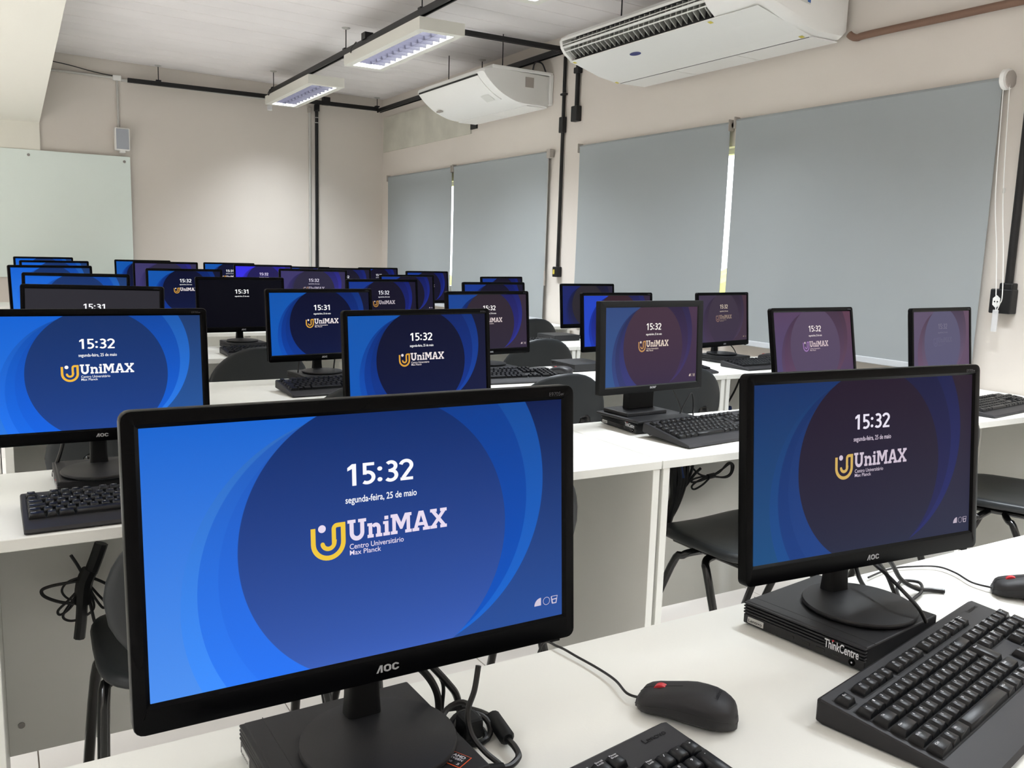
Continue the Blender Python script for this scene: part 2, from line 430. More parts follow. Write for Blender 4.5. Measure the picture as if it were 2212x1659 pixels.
# unseen fixtures continuing the track over the camera, added to brighten the room
louver_fixture(2.80, 'added unseen louvered fluorescent fixture of the window-side track, above the second row', power=.76)
louver_fixture(0.67, 'added unseen louvered fluorescent fixture of the window-side track, above the front row', power=.98)
louver_fixture(-1.46, 'added unseen louvered fluorescent fixture of the window-side track, behind the camera')
louver_fixture(-3.59, 'added unseen louvered fluorescent fixture of the window-side track, at the rear wall')
for i, yy in enumerate((6.2, 4.0, 1.6, -.8, -3.0)):  # second track out of view at left, made up for more light
    louver_fixture(yy, 'louvered fluorescent fixture of the added unseen left track, ' + ('farthest one', 'second from the board', 'middle one', 'behind the camera', 'at the rear wall')[i], xc=-1.95, power=1.35)
sb = MB().rbox(-.02, .02, -.02, .02, -.05, 0, .004).build('smoke_sensor', M_CLEAR, None, (2.27, 8.41, 2.545)); tag(sb, 'small translucent box hanging below the far fixture', 'sensor')

# ------------------------------------------------------------------ air conditioners
def ac_mesh(prof, L, inset=.0):
    rings = []
    for t, k in ((0, .93), (.012, .985), (.035, 1.0), (L - .035, 1.0), (L - .012, .985), (L, .93)):
        cx = sum(p[0] for p in prof) / len(prof); cz = sum(p[1] for p in prof) / len(prof)
        rings.append([(cx + (p[0] - cx) * k, t, cz + (p[1] - cz) * k) for p in prof])
    return MB().loft(rings)
def smoothprof(P, n=6):
    q = catmull([(p[0], 0, p[1]) for p in P], n); return [(v.x, v.z) for v in q]
def ac_unit_far():
    y0, L = 5.585, 1.115
    root = empty('air_conditioner', (XW, y0, EYE + 1.058))
    cur = smoothprof([(-.585, .197), (-.560, .165), (-.50, .110), (-.42, .058), (-.31, .015), (-.22, 0.003)], 5)
    prof = cur + [(-.03, 0.0), (-.022, .012), (-.022, .225), (-.50, .238), (-.578, .214)]
    ac_mesh(prof, L).build('casing', M_WHITEPL, root, smooth=True)
    MB().rbox(-.51, -.004, -.008, L + .01, .226, .248, .004).build('top_plate', M_WHITEPL, root)
    MB().rbox(-.03, -.002, -.012, L + .01, .02, .235, .004).build('back_plate', M_WHITEPL, root)
    # curved air flap with the dark slot above it
    fl_ = [(x_ - .004, z_ - .005) for x_, z_ in cur[2:18]]
    MB().loft([[(x_, .09, z_) for x_, z_ in fl_] + [(x_ + .006, .09, z_ + .006) for x_, z_ in reversed(fl_)],
               [(x_, L - .04, z_) for x_, z_ in fl_] + [(x_ + .006, L - .04, z_ + .006) for x_, z_ in reversed(fl_)]]).build('air_flap', M_WHITEPL, root, smooth=True)
    MB().rbox(-.586, -.566, .09, L - .04, .176, .188, .002).build('air_slot', M_BLACKM, root)
    MB().box(-.21, -.05, .012, L * .5 - .002, -.0035, .002).build('return_grille', M_WHITEPL, root)
    MB().box(-.21, -.05, L * .5 + .002, L - .012, -.0035, .002).build('return_grille', M_WHITEPL, root)
    MB().box(-.235, -.165, -.003, .01, .125, .195).build('end_badge', M_BRACKET, root)
    cx, cz = cur[20]
    MB().add([(-.455, .15, .068), (-.455, .27, .068), (-.398, .27, .034), (-.398, .15, .034)], [(0, 1, 2, 3)]).build('label_sticker', M_LABEL, root)
    MB().rbox(-.45, -.42, L - .155, L - .085, .043, .055, .003).build('maker_badge', M_BRACKET, root)
    MB().tube(catmull([(-.16, .03, .24), (-.14, .03, .31), (-.08, .03, .31), (-.04, .03, .24)], 6), .006, 8).build('power_cable', M_CABLE, root)
    for yy in (.12, L - .12):
        MB().cyl((-.36, yy, .244), (-.36, yy, zceil(3.2) - EYE - 1.058), .004, 8).build('hanger_rod', M_BLACKM, root)
    return tag(root, 'white ceiling air conditioner near the far corner with closed flap', 'air conditioner')
ac_unit_far()

def ac_unit_near():
    y0, L = 2.985, 1.525
    root = empty('air_conditioner', (XW, y0, EYE + 1.052))
    # closed shell behind the outlet: outline in (x, z)
    back = [(-.595, .118), (-.21, .0), (-.03, .004), (-.004, .03), (-.004, .225), (-.62, .205), (-.635, .190)]
    pr = [(-.655, .185), (-.648, .150), (-.625, .120), (-.575, .085), (-.36, .022), (-.215, .001), (-.03, .004), (-.004, .03), (-.004, .225), (-.60, .232), (-.645, .205)]
    # two solid ends and a hollow middle with the outlet slot
    e0, e1 = .30, L - .028
    sh = MB()
    sh.loft([[(p[0] * .84 - .05, -.028, p[1] * .72 + .04) for p in pr], [(p[0] * .93 - .02, -.012, p[1] * .90 + .014) for p in pr], [(p[0] * .975 - .008, .02, p[1] * .97 + .004) for p in pr], [(p[0], .08, p[1]) for p in pr], [(p[0], e0, p[1]) for p in pr]])
    sh.build('end_cap', M_WHITEPL, root, smooth=True); sh = MB()
    sh.loft([[(p[0], e1, p[1]) for p in pr], [(p[0], L - .004, p[1]) for p in pr], [(p[0] * .995, L, p[1] * .99 + .001) for p in pr]])
    sh.build('end_cap', M_WHITEPL, root, smooth=True)
    inn = [(-.575, .085), (-.36, .022), (-.215, .001), (-.03, .004), (-.004, .03), (-.004, .225), (-.55, .225), (-.55, .095)]
    MB().loft([[(p[0], e0, p[1]) for p in inn], [(p[0], e1, p[1]) for p in inn]]).build('casing', M_WHITEPL, root, smooth=30)
    MB().loft([[(p[0], e0, p[1]) for p in [(-.60, .232), (-.655, .195), (-.655, .182), (-.595, .214)]], [(p[0], e1, p[1]) for p in [(-.60, .232), (-.655, .195), (-.655, .182), (-.595, .214)]]]).build('top_lip', M_WHITEPL, root)
    MB().box(-.556, -.548, e0, e1, .09, .225).build('outlet_back', M_LOUVD, root)
    for (x_, z_, r_) in ((-.640, .150, .006), (-.628, .128, .003), (-.646, .165, .0025)):
        MB().loft([[(x_ + r_ * 2 * math.cos(a), e0, z_ + r_ * math.sin(a)) for a in [k * PI / 4 for k in range(8)]], [(x_ + r_ * 2 * math.cos(a), e1, z_ + r_ * math.sin(a)) for a in [k * PI / 4 for k in range(8)]]]).build('outlet_blade', M_WHITEPL, root, smooth=True)
    vme = MB().prism_y([(-.036, .122), (.030, .098), (.034, .205), (-.030, .192)], -.003, .003).mesh('vane')
    nv = 28
    for k in range(nv): obj('vane', vme, root, (-.590, e0 + .03 + (e1 - e0 - .06) * k / (nv - 1), 0), (0, 0, R(22)), mat=M_VANE)
    # (lower panel, seam, badge, stickers)
    MB().loft([[(p[0], .02 if i else .30, p[1]) for i, p in enumerate([(-.58, .0835), (-.225, .0005), (-.225, -.0035), (-.58, .0795)])],
               [(p[0], L - .01, p[1]) for p in [(-.58, .0835), (-.225, .0005), (-.225, -.0035), (-.58, .0795)]]]).build('front_panel', M_WHITEPL, root)
    MB().box(-.222, -.214, .04, L - .03, -.003, .003).build('panel_seam', M_BLACKM, root)
    MB().box(-.205, -.03, .03, L * .34, -.002, .003).build('return_grille', M_WHITEPL, root)
    MB().box(-.205, -.03, L * .345, L * .66, -.002, .003).build('return_grille', M_WHITEPL, root)
    MB().box(-.205, -.03, L * .665, L - .03, -.002, .003).build('return_grille', M_WHITEPL, root)
    # oval badge lying on the sloping panel
    def onp(u, yy, d=0): # u 0..1 along slope from outlet to seam
        return (-.58 + .355 * u, yy, .0795 - .083 * u - d)
    MB().add([onp(.28 + .055 * math.sin(a), 1.02 + .045 * math.cos(a), .0015) for a in [k * PI / 10 for k in range(20)]], [tuple(range(20))]).build('maker_badge', M_BLUEB, root)
    for (u, yy) in ((.06, .345), (.05, L - .035), (.95, .06), (.95, L - .03)):
        MB().add([onp(u - .03, yy - .012, .002), onp(u - .03, yy + .012, .002), onp(u + .03, yy + .012, .002), onp(u + .03, yy - .012, .002)], [(0, 1, 2, 3)]).build('yellow_sticker', M_YEL, root)
    MB().add([(-.42, -.002, .10), (-.30, -.002, .085), (-.30, -.002, .15), (-.42, -.002, .165)], [(0, 1, 2, 3)]).build('energy_label', M_LABEL, root, (0, -.028, .03))
    MB().add([(-.32, -.003, .095), (-.30, -.003, .092), (-.30, -.003, .15), (-.32, -.003, .153)], [(0, 1, 2, 3)]).build('energy_label', M_LBLUE, root, (0, -.028, .03))
    for yy in (.2, L - .2):
        MB().cyl((-.36, yy, .228), (-.36, yy, zceil(3.2) - EYE - 1.052), .004, 8).build('hanger_rod', M_BLACKM, root)
    return tag(root, 'white ceiling air conditioner nearest the camera with open slatted outlet', 'air conditioner')
ac_unit_near()
pp = MB().tube(catmull([(3.545, 2.945, EYE + 1.075), (3.550, 2.93, EYE + 1.062), (3.553, 2.90, EYE + 1.052), (3.555, 2.82, EYE + 1.056), (3.555, 2.3, EYE + 1.050), (3.555, 1.2, EYE + 1.04)], 6), .0165, 12).build('insulated_pipe', M_BROWN, smooth=True)
tag(pp, 'brown wrapped refrigerant pipe running along the wall from the near air conditioner', 'pipe')

# ------------------------------------------------------------------ conduits, outlets, speaker, board
def conduit(name, segs, mat_, label, r=.0125, extra=()):
    root = empty(name, segs[0])
    o = Vector(segs[0]); MB().tube([Vector(p) - o for p in segs], r, 12).build('tube', mat_, root, smooth=True)
    for nm, bx, m_ in extra:
        MB().rbox(bx[0] - o.x, bx[1] - o.x, bx[2] - o.y, bx[3] - o.y, bx[4] - o.z, bx[5] - o.z, .005).build(nm, m_, root)
    return tag(root, label, 'conduit')
yy = 5.405
conduit('wall_conduit', [(XW - .018, yy, 2.64), (XW - .018, yy, 1.15)], M_BLACKM, 'black vertical conduit on the wall between the two pairs of blinds', .0125,
        (('coupling', (XW - .038, XW - .002, yy - .026, yy + .026, 2.115, 2.225), M_BLACKM), ('clip', (XW - .034, XW - .002, yy - .03, yy + .03, 2.375, 2.39), M_BLACKM),
         ('socket_box', (XW - .042, XW - .002, yy - .034, yy + .034, 1.085, 1.16), M_BLACKM), ('socket_face', (XW - .045, XW - .041, yy + .0, yy + .02, 1.105, 1.14), M_YEL)))
yy = 5.235
conduit('wall_conduit', [(XW - .02, yy, 2.6), (XW - .02, yy, 2.26)], M_BLACKM, 'short black conduit ending in a socket beside the near air conditioner', .016,
        (('socket_box', (XW - .045, XW - .001, yy - .036, yy + .036, 2.175, 2.28), M_BLACKM), ('coupling', (XW - .04, XW - .001, yy - .03, yy + .03, 2.50, 2.54), M_BLACKM)))
conduit('wall_conduit', [(2.862, YF - .018, 2.665), (2.862, YF - .018, 0.0)], M_BLACKM, 'black vertical conduit on the far wall', .0165,
        (('band', (2.842, 2.882, YF - .038, YF - .001, 2.485, 2.492), M_GREYPIPE), ('band', (2.842, 2.882, YF - .038, YF - .001, 2.535, 2.542), M_GREYPIPE), ('coupling', (2.838, 2.886, YF - .04, YF - .001, 2.6, 2.668), M_BLACKM)))
conduit('wall_conduit', [(2.792, YF - .012, 2.62), (2.792, YF - .012, 0.0)], M_GREYPIPE, 'thin grey vertical conduit on the far wall beside the black one', .013,
        (('coupling', (2.772, 2.812, YF - .03, YF - .001, 2.58, 2.63), M_BRACKET),))
conduit('wall_conduit', [(.30, YF - .014, 2.705), (.99, YF - .014, 2.700)], M_GREYPIPE, 'thin pale conduit running along the far wall to the small junction box', .011,
        (('junction_box', (.985, 1.055, YF - .035, YF - .001, 2.675, 2.72), M_WHITEPL),))
conduit('wall_conduit', [(1.056, YF - .014, 2.685), (2.6, YF - .014, 2.665)], M_GREYPIPE, 'thin pale conduit below the black channel on the far wall', .013)
yy = 2.055
conduit('wall_conduit', [(XW - .022, yy, 2.6), (XW - .022, yy, 1.16)], M_BLACKM, 'black conduit with a white power socket at the right edge', .0165,
        (('socket_box', (XW - .05, XW - .001, yy - .032, yy + .058, 1.065, 1.165), M_BLACKM), ('neck', (XW - .042, XW - .002, yy - .028, yy + .028, 1.16, 1.19), M_BLACKM)))
MB().loft([[(XW - .054 + d, yy + .026 + .017 * math.cos(a), 1.113 + .026 * math.sin(a)) for a in [k * PI / 3 + PI / 6 for k in range(6)]] for d in (0, .006)]).build('power_socket', M_WHITEPL, None)
so = bpy.data.objects['power_socket']; tag(so, 'white hexagonal power socket in the black box at the right edge', 'socket')
for dx in (-.006, .006): MB().cyl((XW - .0555, yy + .026 + dx, 1.113), (XW - .054, yy + .026 + dx, 1.113), .003, 8).build('pin_hole', M_PCD, so)
wire = MB().tube(catmull([(.33, YF - .02, 2.79), (.6, YF - .02, 2.765), (.85, YF - .02, 2.725), (1.02, YF - .02, 2.71)], 6), .004, 6).build('wire', M_CABLE); tag(wire, 'thin dark wire sagging along the top of the far wall', 'cable')
# loudspeaker
sp = empty('wall_speaker', (1.04, YF - .06, EYE + .79)); tag(sp, 'small white loudspeaker on the far wall above the glass board', 'speaker')
MB().rbox(-.062, .062, -.04, .045, .02, .218, .008).build('cabinet', M_WHITEPL, sp)
MB().rbox(-.052, .052, -.044, -.038, .03, .208, .003).build('grille', M_GRIL, sp)
MB().rbox(-.022, .022, -.03, .05, -.0, .022, .003).build('bracket', M_WHITEPL, sp)
w2 = MB().cyl((1.02, YF - .012, EYE + 1.01), (1.02, YF - .012, 2.676), .010, 10).build('speaker_conduit', M_GREYPIPE); tag(w2, 'thin pale conduit dropping from the junction box to the loudspeaker', 'conduit')
# glass board
gb = empty('glass_board', (.10, YF - .036, EYE - .34)); tag(gb, 'frosted glass writing board on the far wall', 'board')
MB().rbox(-1.0, 1.005, -.006, .006, 0, 1.10, .002).build('pane', M_GLASSB, gb)
for bx in (-.9, .19, .955):
    for bz in (.045, 1.055):
        MB().cyl((bx, -.012, bz), (bx, .0355, bz), .012, 14).build('standoff', M_STEEL, gb, smooth=True)
bb = MB().box(XL, 2.76, YF - .012, YF, 0.0, .07).build('baseboard_back', M_CREAM); tag(bb, kind='structure')

# ------------------------------------------------------------------ desks
DZ = .74; DT = .022
ROWREAR = [.892, 2.150, 3.330, 4.510, 5.690, 6.870, 8.050]
DEP = .49
ROWN = ['front', 'second', 'third', 'fourth', 'fifth', 'sixth', 'rearmost']
def desk(x0, x1, rear, depth, label):
    root = empty('desk', (x0, rear, 0)); w = x1 - x0
    MB().rbox(0, w, -depth, 0, DZ - DT, DZ, .0012, 1).build('tabletop', M_DESK, root)
    pt = .022
    for a in (0.004, w - pt - .004): MB().rbox(a, a + pt, -depth + .002, -.01, 0, DZ - DT, .001, 1).build('side_panel', M_DESK, root)
    MB().rbox(pt + .004, w - pt - .004, -.062, -.044, .11, DZ - DT, .001, 1).build('modesty_panel', M_DESK, root)
    for a in (pt + .03, w - pt - .03):
        MB().cyl((a, -.065, .18), (a, -.060, .18), .007, 12).build('screw', M_STEEL, root)
    MB().box(w - .19, w - .16, -depth + .05, -depth + .08, DZ - DT - .012, DZ - DT).build('cam_fitting', M_STEEL, root)
    return tag(root, label, 'desk', 'white computer desks')
SEAMS = {0: (-1.44, .012, 1.512, 2.99), 1: (-1.50, -.055, 1.436, 2.765, 3.57)}
for r_ in range(7):
    xs = SEAMS.get(r_, (-1.46, -.01, 1.45, 2.80, 3.56))
    xs = sorted(set(xs)) if r_ < 3 else [-.01, 1.45, 2.80, 3.56]
    for k in range(len(xs) - 1):
        mid = (xs[k] + xs[k + 1]) / 2
        pos = 'at the left edge of the frame' if mid < 0 else 'on the left' if mid < 1.4 else 'in the middle' if mid < 2.8 else 'against the window wall'
        if r_ == 0 and mid > 1.4: pos = 'at the right edge of the frame'
        desk(xs[k] + .0015, xs[k + 1] - .0015, ROWREAR[r_], .60 if r_ == 0 else DEP, 'white laminate desk of the %s row, %s' % (ROWN[r_], pos))

# ------------------------------------------------------------------ lettering
def text_mesh(key, body, box, bold=0.0, y=0.0, spacing=1.0):
    """lettering in the xz plane, scaled into box (x0, x1, z0, z1) in metres"""
    if key in SH: return SH[key]
    cu = bpy.data.curves.new('tmp', 'FONT'); cu.body = body; cu.size = 1.0; cu.offset = bold; cu.resolution_u = 4; cu.space_character = spacing
    to = bpy.data.objects.new('tmp', cu); COL.objects.link(to)
    dg = bpy.context.evaluated_depsgraph_get(); dg.update()
    m = bpy.data.meshes.new_from_object(to.evaluated_get(dg)); bpy.data.objects.remove(to); bpy.data.curves.remove(cu)
    m.name = key
    xs = [v.co.x for v in m.vertices]; ys = [v.co.y for v in m.vertices]
    if not xs: SH[key] = m; return m
    a0, a1, b0, b1 = min(xs), max(xs), min(ys), max(ys)
    sx = (box[1] - box[0]) / max(a1 - a0, 1e-6); sz = (box[3] - box[2]) / max(b1 - b0, 1e-6)
    for v in m.vertices: v.co = Vector((box[0] + (v.co.x - a0) * sx, y, box[2] + (v.co.y - b0) * sz))
    m.materials.clear(); m.update()
    face_front(m)
    SH[key] = m; return m

def slab_word():
    """the word UniMAX in heavy slab serifs; unit: cap height 100"""
    g = MB()
    def rect(x0, x1, z0, z1): g.poly([(x0, z0), (x1, z0), (x1, z1), (x0, z1)])
    x = 0; S = 22; T = 16
    # U
    rect(x, x + 44, 84, 100); rect(x + 58, x + 102, 84, 100); rect(x + 11, x + 33, 34, 84.01); rect(x + 69, x + 91, 34, 84.01)
    o = arc(x + 51, 36, 40, 180, 360, 16); i = arc(x + 51, 36, 18, 180, 360, 16)
    for k in range(16): g.poly([o[k], o[k + 1], i[k + 1], i[k]])
    x += 108
    # n
    rect(x, x + 34, 0, T); rect(x + 46, x + 82, 0, T); rect(x + 7, x + 27, T - .01, 72); rect(x, x + 27, 58, 72); rect(x + 53, x + 74, T - .01, 46)
    o = arc(x + 47, 44, 27, 0, 150, 12); i = arc(x + 45, 44, 8, 0, 150, 12)
    for k in range(12): g.poly([o[k], o[k + 1], i[k + 1], i[k]])
    x += 88
    # i
    rect(x, x + 38, 0, T); rect(x + 9, x + 30, T - .01, 72); rect(x, x + 30, 58, 72); rect(x + 8, x + 30, 80, 98)
    x += 43
    # M
    rect(x, x + 38, 0, T); rect(x + 82, x + 120, 0, T); rect(x, x + 34, 84, 100); rect(x + 86, x + 120, 84, 100)
    rect(x + 9, x + 29, T - .01, 84.01); rect(x + 91, x + 111, T - .01, 84.01)
    g.poly([(x + 14, 100), (x + 38, 100), (x + 64, 48), (x + 60, 22), (x + 54, 22)]); g.poly([(x + 106, 100), (x + 82, 100), (x + 56, 48), (x + 60, 22), (x + 66, 22)])
    x += 124
    # A
    rect(x, x + 40, 0, T); rect(x + 62, x + 104, 0, T); rect(x + 30, x + 74, 26, 42)
    g.poly([(x + 10, T - .01), (x + 31, T - .01), (x + 60, 100), (x + 38, 100)]); g.poly([(x + 94, T - .01), (x + 72, T - .01), (x + 44, 100), (x + 66, 100)])
    x += 106
    # X
    rect(x, x + 40, 0, T); rect(x + 60, x + 100, 0, T); rect(x, x + 40, 84, 100); rect(x + 60, x + 100, 84, 100)
    g.poly([(x + 8, T - .01), (x + 33, T - .01), (x + 92, 84.01), (x + 67, 84.01)]); g.poly([(x + 92, T - .01), (x + 67, T - .01), (x + 8, 84.01), (x + 33, 84.01)])
    W = x + 100
    bx = (-.0309, .0703, -.0020, .0172)
    g.v = [(bx[0] + a / W * (bx[1] - bx[0]), b, bx[2] + c / 100 * (bx[3] - bx[2])) for a, b, c in g.v]
    m = bpy.data.meshes.new('wordmark'); m.from_pydata(g.v, [], g.f); return face_front(m)

def u_logo():
    mm = .001; g = MB(); w = 4.4
    cx = -49.2
    pts = [(-63.3, 13.5), (-63.3, 0)] + arc(cx, -1, 14.1, 180, 360, 18)[1:] + [(-35.1, 14)] + arc(-40.2, 13.0, 2.6, 60, 90, 3)
    pts = [(-63.3, 13.5)] + arc(cx, -1, 14.1, 180, 360, 18) + [(-35.1, 16.3)]
    g.strip([(a * mm, b * mm) for a, b in pts], w * mm)
    g.strip([(a * mm, b * mm) for a, b in [(-33.0, 14.4), (-40.5, 14.4)] + arc(-40.6, 11.0, 3.4, 90, 180, 5) + [(-44.0, -1)] + arc(-49.2, -1, 5.6, 0, -170, 12)], 4.0 * mm)
    ca, cb = arc(-49.2, -1, 5.6, 0, -170, 12)[-1]
    g.poly([(a * mm, b * mm) for a, b in arc(ca, cb, 2.0, 0, 342, 14)])
    m = bpy.data.meshes.new('u_emblem'); m.from_pydata(g.v, [], g.f); return face_front(m)

def aoc_mesh():
    g = MB(); x = 0
    g.poly([(0, 0), (14, 0), (34, 82), (34, 100), (26, 100)]); g.poly([(26, 100), (44, 100), (44, 0), (30, 0), (30, 84)])
    def ring(x0, x1, gap=False):
        o = rrect((x1 - x0) / 2, 0, 100, 30, 5, (x0 + x1) / 2); i = rrect((x1 - x0) / 2 - 15, 22, 78, 12, 5, (x0 + x1) / 2); n = len(o)
        for k in range(n):
            if gap and k in (n - 1,): continue
            g.poly([o[k], o[(k + 1) % n], i[(k + 1) % n], i[k]])
    ring(52, 104); ring(110, 160, True)
    g.v = [(-.0072 + a / 160 * .0232, b, -.1322 + c / 100 * .0072) for a, b, c in g.v]
    m = bpy.data.meshes.new('brand_letters'); m.from_pydata(g.v, [], g.f); return face_front(m)

def tray_icons():
    mm = .001; g = MB()
    g.poly([(170.4 * mm, -100.8 * mm)] + [(178.6 * mm - 8.2 * mm * math.cos(R(a)), -100.8 * mm + 8.2 * mm * math.sin(R(a))) for a in range(0, 91, 10)] + [(178.6 * mm, -100.8 * mm)])
    c = arc(185.4, -97.2, 4.0, 0, 360, 20); g.strip([(a * mm, b * mm) for a, b in c], .5 * mm)
    g.strip([(a * mm, b * mm) for a, b in [(191.5, -93.5), (199, -93.5), (198.2, -97)]], .6 * mm); g.strip([(a * mm, b * mm) for a, b in [(191.5, -93.5), (192.6, -101)]], 1.2 * mm)
    g.strip([(a * mm, b * mm) for a, b in [(192.3, -97), (198.2, -96.6), (197.4, -101), (193, -101), (192.3, -97)]], 1.1 * mm)
    m = bpy.data.meshes.new('tray_icons'); m.from_pydata(g.v, [], g.f); return face_front(m)

def disc_mesh(cx, cz, r):
    g = MB(); g.poly(arc(cx, cz, r, 0, 342, 18)); m = bpy.data.meshes.new('dot'); m.from_pydata(g.v, [], g.f); return face_front(m)

SH['word'] = slab_word(); SH['u'] = u_logo(); SH['aoc'] = aoc_mesh(); SH['icons'] = tray_icons(); SH['dot'] = disc_mesh(-.0550, .0124, .0036)
def clock_mesh(txt):
    g = MB(); x = 0.0; w = 15.5
    def rect(x0, x1, z0, z1): g.poly([(x0, z0), (x1, z0), (x1, z1), (x0, z1)])
    for ch in txt:
        if ch == '1':
            rect(x + 23, x + 39, 0, 100); g.poly([(x + 5, 84), (x + 5, 69), (x + 23.02, 78), (x + 23.02, 100)]); g.poly([(x + 5, 84), (x + 23.02, 92), (x + 30, 100), (x + 23, 100)]); x += 56
        elif ch == '5':
            rect(x + 9, x + 54, 86, 100); rect(x + 9, x + 23.5, 46, 86.02)
            g.strip([(x + 15, 49)] + [(x + a, b) for a, b in arc(26, 32, 24.5, 104, -128, 18)], w); x += 64
        elif ch == '3':
            g.strip([(x + a, b) for a, b in arc(25, 73.5, 19, 140, -92, 16)], w); g.strip([(x + a, b) for a, b in arc(24, 30, 22.5, 92, -140, 18)], w); rect(x + 15, x + 26, 46.5, 60); x += 60
        elif ch == '2':
            g.strip([(x + a, b) for a, b in arc(27, 70, 22.3, 165, -32, 16)] + [(x + 14, 12)], w); rect(x + 3, x + 55, 0, 14); x += 60
        elif ch == ':':
            for z in (17, 67): g.poly([(x + 12 + a, z + b) for a, b in arc(0, 0, 10, 0, 340, 17)])
            x += 32
    x0 = min(v[0] for v in g.v); x1 = max(v[0] for v in g.v)
    g.v = [(-.0298 + (a - x0) / (x1 - x0) * .0656, b, .0487 + c / 100 * .0202) for a, b, c in g.v]
    m = bpy.data.meshes.new('clock'); m.from_pydata(g.v, [], g.f); return face_front(m)
for _k in ('15:32', '15:31'): SH['clock' + _k] = clock_mesh(_k)
text_mesh('date', 'segunda-feira, 25 de maio', (-.0322, .0388, .0308, .0392), .012)
text_mesh('sub1', 'Centro Universitário', (-.0292, .0245, -.0102, -.0052), .006)
text_mesh('sub2', 'Max Planck', (-.0292, .0014, -.0158, -.0112), .006)
text_mesh('model', 'E970Sw', (.188, .206, .1195, .1235), .0)
text_mesh('acer', 'acer', (-.013, .013, -.1335, -.1270), .03)

# ------------------------------------------------------------------ lock-screen picture (node group) 
def screen_group():
    g = bpy.data.node_groups.new('lock_screen', 'ShaderNodeTree')
    names = ['bg left low', 'bg left high', 'ring left 1', 'ring left 2', 'ring left 3', 'bg right low', 'bg right high', 'ring right 1', 'ring right 2', 'disc low', 'disc high']
    for n in names: g.interface.new_socket(n, in_out='INPUT', socket_type='NodeSocketColor')
    g.interface.new_socket('Color', in_out='OUTPUT', socket_type='NodeSocketColor')
    N = g.nodes; L = g.links
    gi = N.new('NodeGroupInput'); go = N.new('NodeGroupOutput')
    uv = N.new('ShaderNodeUVMap'); sp_ = N.new('ShaderNodeSeparateXYZ'); L.new(uv.outputs[0], sp_.inputs[0])
    def math_(op, a, b=None, clamp=False):
        n = N.new('ShaderNodeMath'); n.operation = op; n.use_clamp = clamp
        for i, v in enumerate((a, b)):
            if v is None: continue
            if isinstance(v, (int, float)): n.inputs[i].default_value = v
            else: L.new(v, n.inputs[i])
        return n.outputs[0]
    X = math_('MULTIPLY', math_('SUBTRACT', sp_.outputs[0], .5), 409.8); Z = math_('MULTIPLY', math_('SUBTRACT', sp_.outputs[1], .5), 230.4)
    def inside(cx, cz, r_):
        dx = math_('SUBTRACT', X, cx); dz = math_('SUBTRACT', Z, cz)
        d = math_('SQRT', math_('ADD', math_('MULTIPLY', dx, dx), math_('MULTIPLY', dz, dz)))
        return math_('ADD', math_('MULTIPLY', math_('SUBTRACT', r_, d), 1.6), .5, True)
    def mix(f, a, b):
        n = N.new('ShaderNodeMix'); n.data_type = 'RGBA'; L.new(f, n.inputs[0]); L.new(a, n.inputs[6]); L.new(b, n.inputs[7]); return n.outputs[2]
    v = sp_.outputs[1]; right = math_('GREATER_THAN', X, 0.0)
    o = {n: gi.outputs[n] for n in names}
    def shade(col):
        n = N.new('ShaderNodeMix'); n.data_type = 'RGBA'; n.blend_type = 'MULTIPLY'; n.inputs[0].default_value = 1.0
        k = math_('SUBTRACT', 1.2, math_('MULTIPLY', v, .62)); L.new(col, n.inputs[6]); L.new(k, n.inputs[7]); return n.outputs[2]
    for q in names:
        if q.startswith('ring'): o[q] = shade(o[q])
    c = mix(right, mix(v, o['bg left low'], o['bg left high']), mix(v, o['bg right low'], o['bg right high']))
    c = mix(inside(-15.5, -45.5, 163), c, mix(right, o['ring left 1'], c))
    c = mix(inside(21.5, 36.6, 160), c, mix(right, c, o['ring right 1']))
    c = mix(inside(-8, -36, 156.5), c, mix(right, o['ring left 2'], c))
    c = mix(inside(13, 22, 148.5), c, mix(right, c, o['ring right 2']))
    c = mix(inside(-3, -25, 144), c, mix(right, o['ring left 3'], c))
    c = mix(inside(3, -3.5, 133), c, mix(math_('POWER', v, .6), o['disc low'], o['disc high']))
    L.new(c, go.inputs[0]); return g
SG = screen_group()
